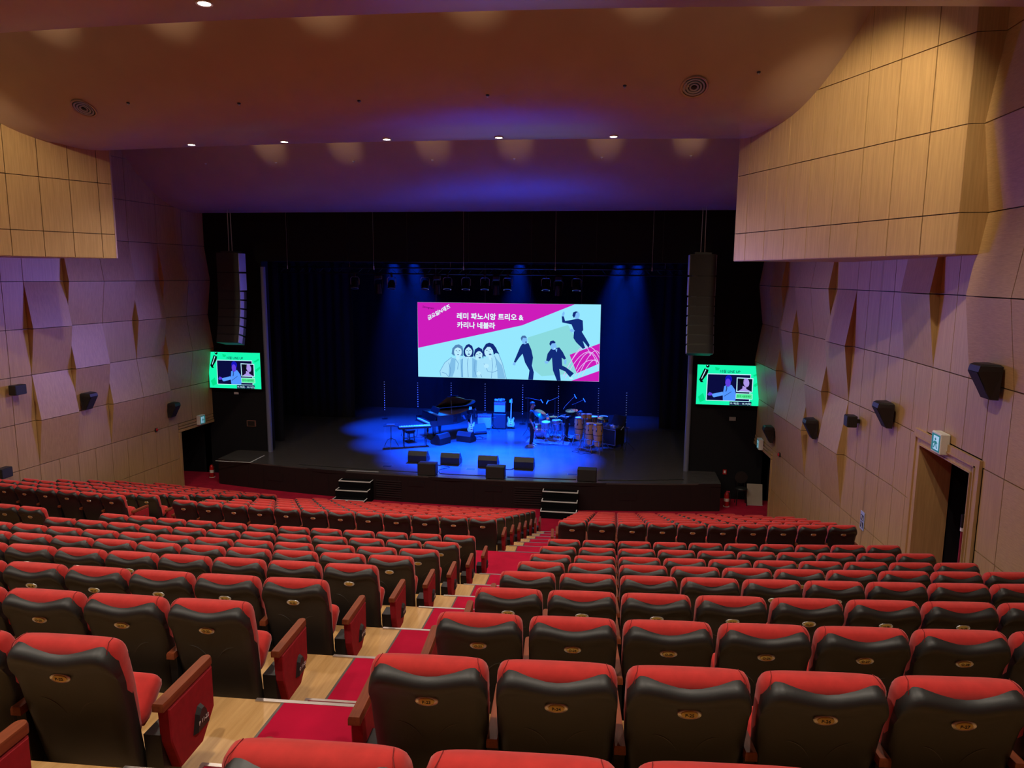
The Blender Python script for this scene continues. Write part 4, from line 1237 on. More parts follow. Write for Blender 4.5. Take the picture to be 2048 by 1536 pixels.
def kit():
    r = place(empty('bass_drum'), 2.42, 27.95, 0); tag(r, 'large sparkle bass drum lying on its side in the kit', 'drum', 'drums of the kit')
    drum(r, 0, 0, .30, .28, .40, 'shell', tilt=(0, 90, 0), shell=M_DRUM)
    drum(r, .10, -.10, .76, .15, .20, 'rack_tom', tilt=(10, -12, 0))
    drum(r, .16, .28, .78, .16, .22, 'rack_tom', tilt=(-4, -14, 0))
    for s in (-1, 1): MB().tube([(-.15, s*.26, .25), (-.25, s*.38, .01)], .010, 6).build('spur', M_CHROME, r)
    MB().tube([(.0, .06, .58), (.0, .06, .76), (.08, -.05, .72)], .012, 6).build('tom_holder', M_CHROME, r)
    r = place(empty('snare_drum'), 3.10, 27.50, 0); tag(r, 'shallow snare drum on a low stand in the kit', 'drum', 'drums of the kit')
    drum(r, 0, 0, .78, .18, .13, 'shell'); stand_legs(r, 0, 0, .72, .25, .35)
    r = place(empty('floor_tom'), 3.08, 28.10, 0); tag(r, 'deep floor tom on three legs behind the snare', 'drum', 'drums of the kit')
    drum(r, 0, 0, .52, .20, .36, 'shell')
    for k in range(3):
        t = 2*PI*k/3; MB().tube([(.22*math.cos(t), .22*math.sin(t), .60), (.23*math.cos(t), .23*math.sin(t), .0)], .009, 6).build('leg', M_CHROME, r)
    r = place(empty('rack_tom_stand'), 2.70, 27.42, 0); tag(r, 'small tom on a stand at the front of the kit', 'drum', 'drums of the kit')
    drum(r, 0, 0, .66, .17, .24, 'shell', tilt=(8, 0, 0)); stand_legs(r, 0, .2, .70, .28, .4)
    r = place(empty('drum_throne'), 3.42, 28.35, 0); tag(r, 'round black drum throne behind the kit', 'stool')
    MB().lathe([(.0, .46), (.16, .46), (.17, .49), (.16, .54), (.0, .55)], n=18).build('padded_seat', M_CLOTH, r, 40); stand_legs(r, 0, 0, .46, .24, .3)
    o = MB().prism([(1.95, 27.1), (3.6, 26.95), (3.75, 28.7), (2.05, 28.8)], 'z', ZS, ZS + .010).build('drum_rug', plain('patterned_rug', (.22, .16, .18), .95, var=.6, scale=14)); tag(o, 'patterned rug spread under the drum kit', 'rug')
    cymbal(2.44, 27.75, 1.03, .27, 26, 24, 'large crash cymbal tilted beside the standing man', boom=(-.34, -.28))
    cymbal(2.50, 28.05, .88, .27, 12, 18, 'ride cymbal just below the tilted crash', boom=(.25, .45))
    cymbal(2.95, 27.75, .95, .20, 0, 0, 'flat hi-hat cymbal in the middle of the kit', 'hi_hat', (.45, -.45))
    cymbal(3.67, 27.6, 1.24, .25, 6, -4, 'high crash cymbal right of the kit', boom=(.30, .45))
    cymbal(4.93, 26.55, 1.20, .22, 6, 0, 'cymbal on a stand right of the congas')
kit()
def conga(x, y, label, top=1.10, rad=.145, h=.74):
    r = place(empty('conga_drum'), x, y, 0); tag(r, label, 'drum', 'tall wooden conga drums')
    b = top - h
    prof_ = [(rad*.70, b), (rad*.86, b + h*.18), (rad*1.08, b + h*.45), (rad*1.15, b + h*.62), (rad*1.08, b + h*.85), (rad, top)]
    s = MB().lathe(prof_, n=22, cap=False).build('shell', M_CONGA, r, 60)
    MB().lathe([(.0, top), (rad*.96, top), (rad*.99, top + .012), (.0, top + .016)], n=22).build('head', M_SKINHEAD, s)
    MB().lathe([(rad*1.00, top - .03), (rad*1.06, top - .03), (rad*1.06, top + .012), (rad*1.0, top + .012)], n=22, cap=False).build('rim', M_CHROME, s, 40)
    zb = b + h*.50
    MB().lathe([(rad*1.11, zb - .012), (rad*1.135, zb - .012), (rad*1.15, zb + .012), (rad*1.11, zb + .012)], n=22, cap=False).build('band', M_FRAME, s, 40)
    for k in range(6):
        t = 2*PI*k/6 + .25
        q = lambda rr, z: (rr*math.cos(t), rr*math.sin(t), z)
        MB().tube([q(rad*1.07, top), q(rad*1.16, top - .10), q(rad*1.18, top - .22)], .008, 5).build('lug', M_CHROME, s)
        MB().tube([q(rad*1.17, top - .20), q(rad*1.19, top - .26)], .020, 6).build('lug_plate', M_FRAME, s)
    for k in range(3):
        t = 2*PI*k/3 + .8
        MB().tube([(rad*1.12*math.cos(t), rad*1.12*math.sin(t), b + .20), (rad*1.25*math.cos(t), rad*1.25*math.sin(t), b + .05), (.30*math.cos(t), .30*math.sin(t), .01)], .011, 6).build('stand_leg', M_CHROME, r)
    MB().lathe([(rad*1.10, b + .19), (rad*1.13, b + .19), (rad*1.13, b + .21), (rad*1.10, b + .21)], n=22, cap=False).build('stand_ring', M_CHROME, r, 40)
conga(4.04, 26.40, 'leftmost tall conga, half hidden by its neighbour', 1.20, .15, .82)
conga(4.32, 26.74, 'second conga from left, set back behind the others', 1.12, .14, .78)
conga(4.46, 26.10, 'third conga from left, pale orange wood', 1.06, .15, .78)
conga(4.76, 25.85, 'rightmost conga in front, bright orange wood with black band', 1.10, .16, .82)
r = place(empty('bongo_drums'), 4.30, 26.22, 20); tag(r, 'pair of small bongos on a stand above the congas', 'drum', 'hand percussion')
drum(r, -.10, 0, 1.30, .085, .15, 'small_drum', shell=M_CONGA, n=16); drum(r, .11, 0, 1.29, .105, .15, 'large_drum', shell=M_CONGA, n=16); stand_legs(r, 0, .02, 1.26, .3, .5)
r = place(empty('timbale_drums'), 4.74, 27.0, 10); tag(r, 'pair of metal timbales behind the congas', 'drum', 'hand percussion')
drum(r, -.19, 0, 1.06, .17, .17, 'small_drum', shell=M_CHROME); drum(r, .19, 0, 1.06, .18, .17, 'large_drum', shell=M_CHROME); stand_legs(r, 0, .02, 1.0, .34, .5)
def flight_case(x, y, rz):
    r = place(empty('flight_case'), x, y, rz); tag(r, 'black flight case with raised lid and gear right of the congas', 'case')
    MB().box(-.34, .34, -.30, .30, .10, .70).build('body', M_PLASTIC, r)
    for z in (.10, .68):
        e = MB(); e.box(-.35, .35, -.31, -.285, z, z + .025); e.build('edge_rail', M_STEEL, r)
    for s in (-1, 1): MB().box(s*.34 - .012, s*.34 + .012, -.31, -.285, .10, .70).build('corner_rail', M_STEEL, r)
    MB().hexa([(-.34, .28, .71), (.34, .28, .71), (.34, .33, .71), (-.34, .33, .71)], [(-.20, .36, 1.14), (.34, .36, 1.14), (.34, .41, 1.14), (-.20, .41, 1.14)]).build('lid', M_BLACKMET, r)
    MB().box(-.30, .30, -.24, .22, .70, .76).build('mixer', M_STEEL, r)
    for k in range(14):
        x_ = -.25 + .52*random.random(); y_ = -.2 + .36*random.random()
        MB().cbox(x_ - .03, x_ + .03, y_ - .025, y_ + .025, .76, .79 + .08*random.random(), .006).build('small_gear', random.choice((M_STEEL, M_PLASTIC, M_WHITEP)), r)
    for sx in (-.28, .28):
        for sy in (-.24, .24): MB().cyl((sx - .02, sy, .05), (sx + .02, sy, .05), .05, 12).build('caster', M_FRAME, r)
flight_case(5.28, 27.15, -35)
def mic_stand(x, y, base_z, tip, mid, label, cyl=.02):
    r = place(empty('microphone_stand'), x, y, 0); tag(r, label, 'microphone', 'boom microphone stands')
    MB().cyl((0, 0, .30), (0, 0, base_z), .010, 8).build('pole', M_BLACKMET, r)
    for k in range(3):
        t = .3 + 2*PI*k/3; MB().tube([(0, 0, .34), (.30*math.cos(t), .30*math.sin(t), .01)], .009, 6).build('leg', M_BLACKMET, r)
    m = Vector(mid) - Vector((x, y, ZS)); t_ = Vector(tip) - Vector((x, y, ZS))
    MB().tube([tuple(m), (0, 0, base_z), tuple(t_)], .007, 6).build('boom', M_STEEL, r)
    d = (t_ - Vector((0, 0, base_z))).normalized(); d2 = Vector((d.x*.6, d.y*.3 - .3, -.6)).normalized()
    MB().tube([tuple(t_ - d2*.07), tuple(t_ + d2*.12)], [.013, .019], 10).build('microphone', M_AMPGREY, r)
mic_stand(1.90, 28.05, 1.60, (2.50, 27.5, 2.50), (1.85, 27.6, 2.56), 'microphone on a level boom behind the standing man')
mic_stand(2.95, 28.4, 1.55, (2.70, 27.9, 2.40), (3.1, 28.6, 2.50), 'angled microphone above the left cymbals')
mic_stand(3.46, 27.15, 1.49, (3.83, 27.0, 2.81), (3.38, 27.2, 2.25), 'steep microphone boom above the kit, left of two')
mic_stand(3.84, 27.25, 1.58, (4.17, 27.0, 2.68), (3.7, 27.3, 2.42), 'microphone boom leaning right above the congas')
mic_stand(.36, 28.65, .62, (.22, 28.85, 1.42), (.5, 28.5, 1.56), 'low microphone stand before the guitar amplifier')
mic_stand(5.82, 26.55, .86, (5.66, 26.7, 1.72), (5.9, 26.45, 1.78), 'tripod stand at the right end of the percussion')
# loose tangles of cable on the deck
def tangle(x, y, n, rad, label, seed):
    rnd = random.Random(seed); p = []
    a = 0
    for k in range(n):
        a += rnd.uniform(.5, 1.6); rr = rad*rnd.uniform(.3, 1)
        p.append((x + rr*math.cos(a), y + rr*.7*math.sin(a)))
    cable(smooth(p, 4), label, .007)
tangle(4.35, 25.9, 16, .55, 'tangle of thin cables under the congas', 1)
tangle(.0, 27.5, 14, .5, 'tangle of thin cables beside the floor wedge', 2)
tangle(2.9, 27.1, 16, .6, 'tangle of thin cables before the drum kit', 3)
# pixel light poles upstage
def pole(x, zt, zb, label, base=False):
    r = place(empty('pixel_light_pole'), x, 30.55, 0, ZS); tag(r, label, 'light', 'dotted light poles behind the band')
    MB().box(-.010, .010, 0, .02, .02, zt - ZS).build('pole', M_CURTAIN, r)
    MB().lathe([(.0, 0), (.14, 0), (.14, .012), (.0, .02)], n=16).build('base_plate', M_BLACKMET, r)
    z = zt - ZS - .04
    while z > zb - ZS:
        MB().lathe([(.0, -.012), (.020, -.012), (.020, .0), (.0, .0)], c=(0, 0, z), n=8, axis='y').build('pixel', M_PIXEL, r); z -= .105
M_PIXEL = plain('pixel_lens', (.55, .60, .75), .3, emit=(.20, .30, .75), es=.22)
for i, (x, zt, zb) in enumerate(((-4.89, 2.62, 1.30), (-3.35, 2.62, 1.45), (-1.83, 2.66, 1.7), (-.31, 2.66, 1.45), (1.35, 2.66, 1.3), (2.91, 2.66, 1.3), (4.62, 2.62, 1.1), (5.81, 2.46, 1.15))):
    pole(x, zt, zb, '%s dotted light pole from the left behind the band' % ORD[i+1])

# ---- people: one skinned surface each, clothes and hair on top
def skin_body(name, joints, edges, mat, parent, levels=2):
    me = bpy.data.meshes.new(name)
    me.from_pydata([j[0] for j in joints], edges, [])
    o = bpy.data.objects.new(name + '_tmp', me)
    sk = o.modifiers.new('s', 'SKIN'); sk.use_smooth_shade = True
    for i, j in enumerate(joints):
        rr = j[1] if isinstance(j[1], tuple) else (j[1], j[1])
        me.skin_vertices[0].data[i].radius = rr
    me.skin_vertices[0].data[0].use_root = True
    ss = o.modifiers.new('d', 'SUBSURF'); ss.levels = levels
    m2 = evaluate(o); m2.name = name
    bpy.data.objects.remove(o)
    m2.materials.clear(); m2.materials.append(mat)
    m2.polygons.foreach_set('use_smooth', [True]*len(m2.polygons))
    return link(name, m2, parent)
def head_parts(r, c, fwd, up=Vector((0, 0, 1)), hair=M_HAIR):
    """head at c looking along fwd"""
    f = Vector(fwd).normalized(); s = up.cross(f).normalized(); u = f.cross(s)
    R_ = Matrix((s, f, u)).transposed().to_4x4(); T = Matrix.Translation(c) @ R_
    def tr(mb): mb.v = [tuple(T @ Vector(p)) for p in mb.v]; return mb
    m = MB()
    rings = []
    for z, w_, fy, by in ((-.115, .030, .055, .0), (-.10, .048, .075, -.015), (-.07, .060, .085, -.045), (-.03, .070, .088, -.075), (.01, .076, .090, -.092), (.05, .077, .088, -.098), (.085, .068, .074, -.085), (.11, .045, .045, -.055), (.12, .015, .012, -.02)):
        cy, hy = (fy + by)/2, (fy - by)/2
        rings.append([(w_*math.cos(2*PI*k/18), cy + hy*math.sin(2*PI*k/18), z) for k in range(18)])
    m.loft(rings)
    m.loft([[(-.010, .085, .012), (.010, .085, .012), (.008, .092, .008), (-.008, .092, .008)], [(-.017, .085, -.032), (.017, .085, -.032), (.010, .112, -.030), (-.010, .112, -.030)]])
    for sx in (-1, 1): m.sphere((sx*.078, -.012, -.005), .010, .018, .030, 8, 6)
    hd = tr(m).build('head', M_SKIN, r, 70)
    for sx in (-1, 1): tr(MB().sphere((sx*.030, .083, .012), .012, .006, .007, 8, 6)).build('eye', M_WHITEP, hd)
    tr(MB().box(-.022, .022, .080, .0885, -.066, -.060)).build('mouth', plain('lips', (.20, .07, .06), .6), hd)
    m = MB(); rings = []
    for z, w_, fy, by in ((-.06, .062, -.04, -.082), (-.02, .078, -.020, -.100), (.03, .084, .030, -.108), (.06, .084, .088, -.108), (.09, .076, .086, -.096), (.118, .052, .058, -.068), (.132, .018, .02, -.03)):
        cy, hy = (fy + by)/2, (fy - by)/2
        rings.append([(w_*math.cos(2*PI*k/18), cy + hy*math.sin(2*PI*k/18), z) for k in range(18)])
    tr(m.loft(rings)).build('hair', hair, r, 70)
def hand(r, wrist, d, palm, mat=M_SKIN):
    """palm and five fingers from wrist along d; palm = normal"""
    w0 = Vector(wrist); d = Vector(d).normalized(); n = Vector(palm).normalized(); s = d.cross(n).normalized()
    m = MB()
    def ring(c, a, b): return [tuple(c + s*a*math.cos(t) + n*b*math.sin(t)) for t in [2*PI*k/8 for k in range(8)]]
    m.loft([ring(w0, .024, .018), ring(w0 + d*.03, .034, .016), ring(w0 + d*.085, .040, .013)])
    for k, (o_, L) in enumerate(((-.030, .062), (-.010, .074), (.011, .070), (.030, .055))):
        a = w0 + d*.08 + s*o_; b = a + d*L*.45 + n*.010; c = b + d*L*.30 + n*.022; e = c + d*L*.12 + n*.022
        m.tube([tuple(a), tuple(b), tuple(c), tuple(e)], [.0095, .009, .008, .006], 6)
    a = w0 + d*.03 - s*.03; m.tube([tuple(a), tuple(a - s*.022 + d*.03), tuple(a - s*.020 + d*.062 + n*.012)], [.011, .010, .007], 6)
    return m.build('hand', mat, r, 60)

def standing_man():
    r = place(empty('person'), 2.25, 26.5, 0); tag(r, 'person in black T-shirt and trousers standing sideways by the drums', 'person')
    # faces +x ; y is left/right
    J = [((0, 0, .92), (.125, .155)), ((.0, 0, 1.08), (.115, .150)), ((.01, 0, 1.24), (.120, .165)), ((0, 0, 1.36), (.105, .170)), ((-.01, 0, 1.44), (.06, .065)),   # 0-4 trunk
         ((.0, .19, 1.37), .062), ((.0, -.19, 1.37), .062), ((-.03, .235, 1.10), .047), ((-.03, -.235, 1.10), .047)]
    E_ = [(0, 1), (1, 2), (2, 3), (3, 4), (3, 5), (3, 6), (5, 7), (6, 8)]
    skin_body('t_shirt', J, E_, M_CLOTH, r)
    J = [((0, 0, .94), (.130, .158)), ((.0, .09, .84), .092), ((.0, -.09, .84), .092), ((.02, .10, .48), .066), ((.02, -.10, .48), .066), ((-.01, .11, .10), .060), ((-.03, -.11, .10), .060)]
    skin_body('trousers', J, [(0, 1), (0, 2), (1, 3), (2, 4), (3, 5), (4, 6)], M_CLOTH, r)
    J = [((-.03, .235, 1.13), .040), ((-.02, .245, 1.05), .038), ((.06, .235, .88), .028), ((.09, .225, .80), .022)]
    skin_body('forearm', J, [(0, 1), (1, 2), (2, 3)], M_SKIN, r, 1)
    J = [((-.03, -.235, 1.13), .040), ((-.02, -.245, 1.05), .038), ((.07, -.235, .88), .028), ((.10, -.225, .80), .022)]
    skin_body('forearm', J, [(0, 1), (1, 2), (2, 3)], M_SKIN, r, 1)
    hand(r, (.09, .225, .81), (.35, -.05, -.9), (.3, -.9, .1)); hand(r, (.10, -.225, .81), (.35, .05, -.9), (.3, .9, .1))
    MB().tube([(-.012, 0, 1.40), (.0, 0, 1.50), (.012, 0, 1.56)], [.058, .052, .050], 12).build('neck', M_SKIN, r, 60)
    head_parts(r, Vector((.02, 0, 1.60)), (1, 0, -.12))
    for s, dx in ((1, 0), (-1, -.03)):
        MB().loft([[(dx - .09, s*.11 - .042, 0), (dx + .19, s*.11 - .042, 0), (dx + .19, s*.11 + .042, 0), (dx - .09, s*.11 + .042, 0)], [(dx - .09, s*.11 - .042, .05), (dx + .18, s*.11 - .04, .04), (dx + .18, s*.11 + .04, .04), (dx - .09, s*.11 + .042, .05)],
                   [(dx - .07, s*.11 - .036, .11), (dx + .04, s*.11 - .036, .10), (dx + .04, s*.11 + .036, .10), (dx - .07, s*.11 + .036, .11)]]).build('shoe', M_AMPGREY, r, 40)
standing_man()
def bending_person():
    r = place(empty('person'), 3.48, 27.72, 0); tag(r, 'person in black bending over the drum kit behind the congas', 'person')
    J = [((0, 0, .90), (.120, .150)), ((.10, -.02, 1.00), (.115, .150)), ((.22, -.05, 1.08), (.118, .160)), ((.31, -.08, 1.12), (.10, .15)), ((.38, -.10, 1.14), (.06, .06)),
         ((.30, .10, 1.13), .058), ((.30, -.26, 1.10), .058), ((.10, .16, 1.02), .044), ((.10, -.34, 1.02), .044)]
    skin_body('shirt', J, [(0, 1), (1, 2), (2, 3), (3, 4), (3, 5), (3, 6), (5, 7), (6, 8)], M_CLOTH, r)
    J = [((0, 0, .92), (.125, .150)), ((.0, .09, .82), .090), ((.0, -.09, .82), .090), ((.02, .10, .47), .064), ((.03, -.10, .47), .064), ((-.02, .11, .10), .058), ((.0, -.11, .10), .058)]
    skin_body('trousers', J, [(0, 1), (0, 2), (1, 3), (2, 4), (3, 5), (4, 6)], M_CLOTH, r)
    for s, (a, b, c) in ((1, ((.12, .16, 1.03), (.02, .17, .99), (-.14, .14, .98))), (-1, ((.12, -.34, 1.03), (.0, -.36, 1.0), (-.20, -.30, 1.02)))):
        skin_body('forearm', [(a, .038), (b, .036), (c, .024)], [(0, 1), (1, 2)], M_SKIN, r, 1)
        hand(r, c, (-1, 0, -.1), (0, 0, -1))
    MB().tube([(.34, -.09, 1.13), (.42, -.11, 1.16), (.46, -.12, 1.15)], [.056, .050, .048], 12).build('neck', M_SKIN, r, 60)
    head_parts(r, Vector((.52, -.13, 1.13)), (.55, 0, -.8), Vector((.8, 0, .55)))
    for s in (1, -1):
        MB().loft([[(-.10, s*.11 - .042, 0), (.18, s*.11 - .042, 0), (.18, s*.11 + .042, 0), (-.10, s*.11 + .042, 0)], [(-.10, s*.11 - .042, .05), (.17, s*.11 - .04, .04), (.17, s*.11 + .04, .04), (-.10, s*.11 + .042, .05)],
                   [(-.08, s*.11 - .036, .11), (.03, s*.11 - .036, .10), (.03, s*.11 + .036, .10), (-.08, s*.11 + .036, .11)]]).build('shoe', M_CLOTH, r, 40)
bending_person()

# ---- things on the floor by the front exits
def extinguisher(x, y, label):
    r = empty('fire_extinguisher', (x, y, 0)); tag(r, label, 'extinguisher', 'red fire extinguishers')
    MB().lathe([(.0, .0), (.075, .0), (.08, .03), (.08, .38), (.05, .45), (.025, .47), (.0, .47)], n=18).build('cylinder', M_EXTRED, r, 50)
    MB().lathe([(.0805, .18), (.0825, .18), (.0825, .28), (.0805, .28)], n=18, cap=False).build('label', M_WHITEP, r)
    MB().box(-.02, .09, -.015, .015, .47, .52).build('valve', M_CHROME, r)
    MB().tube([(.03, -.01, .49), (.10, -.04, .42), (.11, -.05, .25), (.10, -.05, .16)], .011, 6).build('hose', M_CABLE, r)
    MB().lathe([(.0, .0), (.10, .0), (.10, .02), (.0, .02)], n=18).build('foot_ring', M_WHITEP, r)
extinguisher(9.0, 23.15, 'red fire extinguisher on the carpet at the right front exit')
extinguisher(-9.02, 23.4, 'red fire extinguisher on the carpet at the left front exit')
r = empty('bar_stool', (9.50, 23.45, 0)); tag(r, 'dark stool with a round back beside the beige board', 'stool')
MB().lathe([(.0, .50), (.18, .50), (.19, .53), (.17, .56), (.0, .57)], n=18).build('seat', M_PLASTIC, r, 40)
MB().lathe([(.0, -.015), (.20, -.015), (.20, .015), (.0, .015)], c=(0, .17, .86), n=20, axis='y').build('backrest', M_PLASTIC, r, 40)
for sx in (-1, 1):
    for sy in (-1, 1): MB().cyl((sx*.13, sy*.12, .5), (sx*.17, sy*.16, 0), .014, 8).build('leg', M_FRAME, r)
    MB().cyl((sx*.12, .16, .52), (sx*.12, .17, .80), .012, 8).build('back_post', M_FRAME, r)
r = empty('leaning_board', (9.93, 23.5, 0)); tag(r, 'beige board leaning in the right front exit', 'board')
MB().hexa([(-.24, -.10, 0), (.24, -.10, 0), (.24, -.07, 0), (-.24, -.07, 0)], [(-.24, .10, .66), (.24, .10, .66), (.24, .13, .66), (-.24, .13, .66)]).build('panel', M_BEIGE, r)
MB().hexa([(-.25, -.105, 0), (.25, -.105, 0), (.25, -.095, .0), (-.25, -.095, .0)], [(-.25, -.10, .02), (.25, -.10, .02), (.25, -.06, .02), (-.25, -.06, .02)]).build('edge_strip', M_AMPGREY, r)
# belt barrier in the door on the right
r = empty('belt_barrier', (xd + .52, DY1 - .62, DZ0)); tag(r, 'red belt barrier post inside the right door', 'barrier')
M_BELT = plain('red_belt', (.25, .010, .03), .7)
MB().lathe([(.0, 0), (.16, 0), (.16, .02), (.03, .05), (.0, .05)], n=20).build('base', M_FRAME, r, 40)
MB().cyl((0, 0, .04), (0, 0, .86), .028, 12).build('post', M_BELT, r, 40)
MB().cyl((0, 0, .86), (0, 0, .92), .040, 14).build('label_collar', M_WHITEP, r, 40)
MB().cyl((0, 0, .92), (0, 0, 1.14), .042, 14).build('belt_cassette', M_FRAME, r, 40)
MB().hexa([(-.004, -.03, 1.04), (.004, -.03, 1.04), (.264, -1.2, .98), (.256, -1.2, .98)], [(-.004, -.03, 1.10), (.004, -.03, 1.10), (.264, -1.2, 1.04), (.256, -1.2, 1.04)]).build('belt', M_BELT, r)
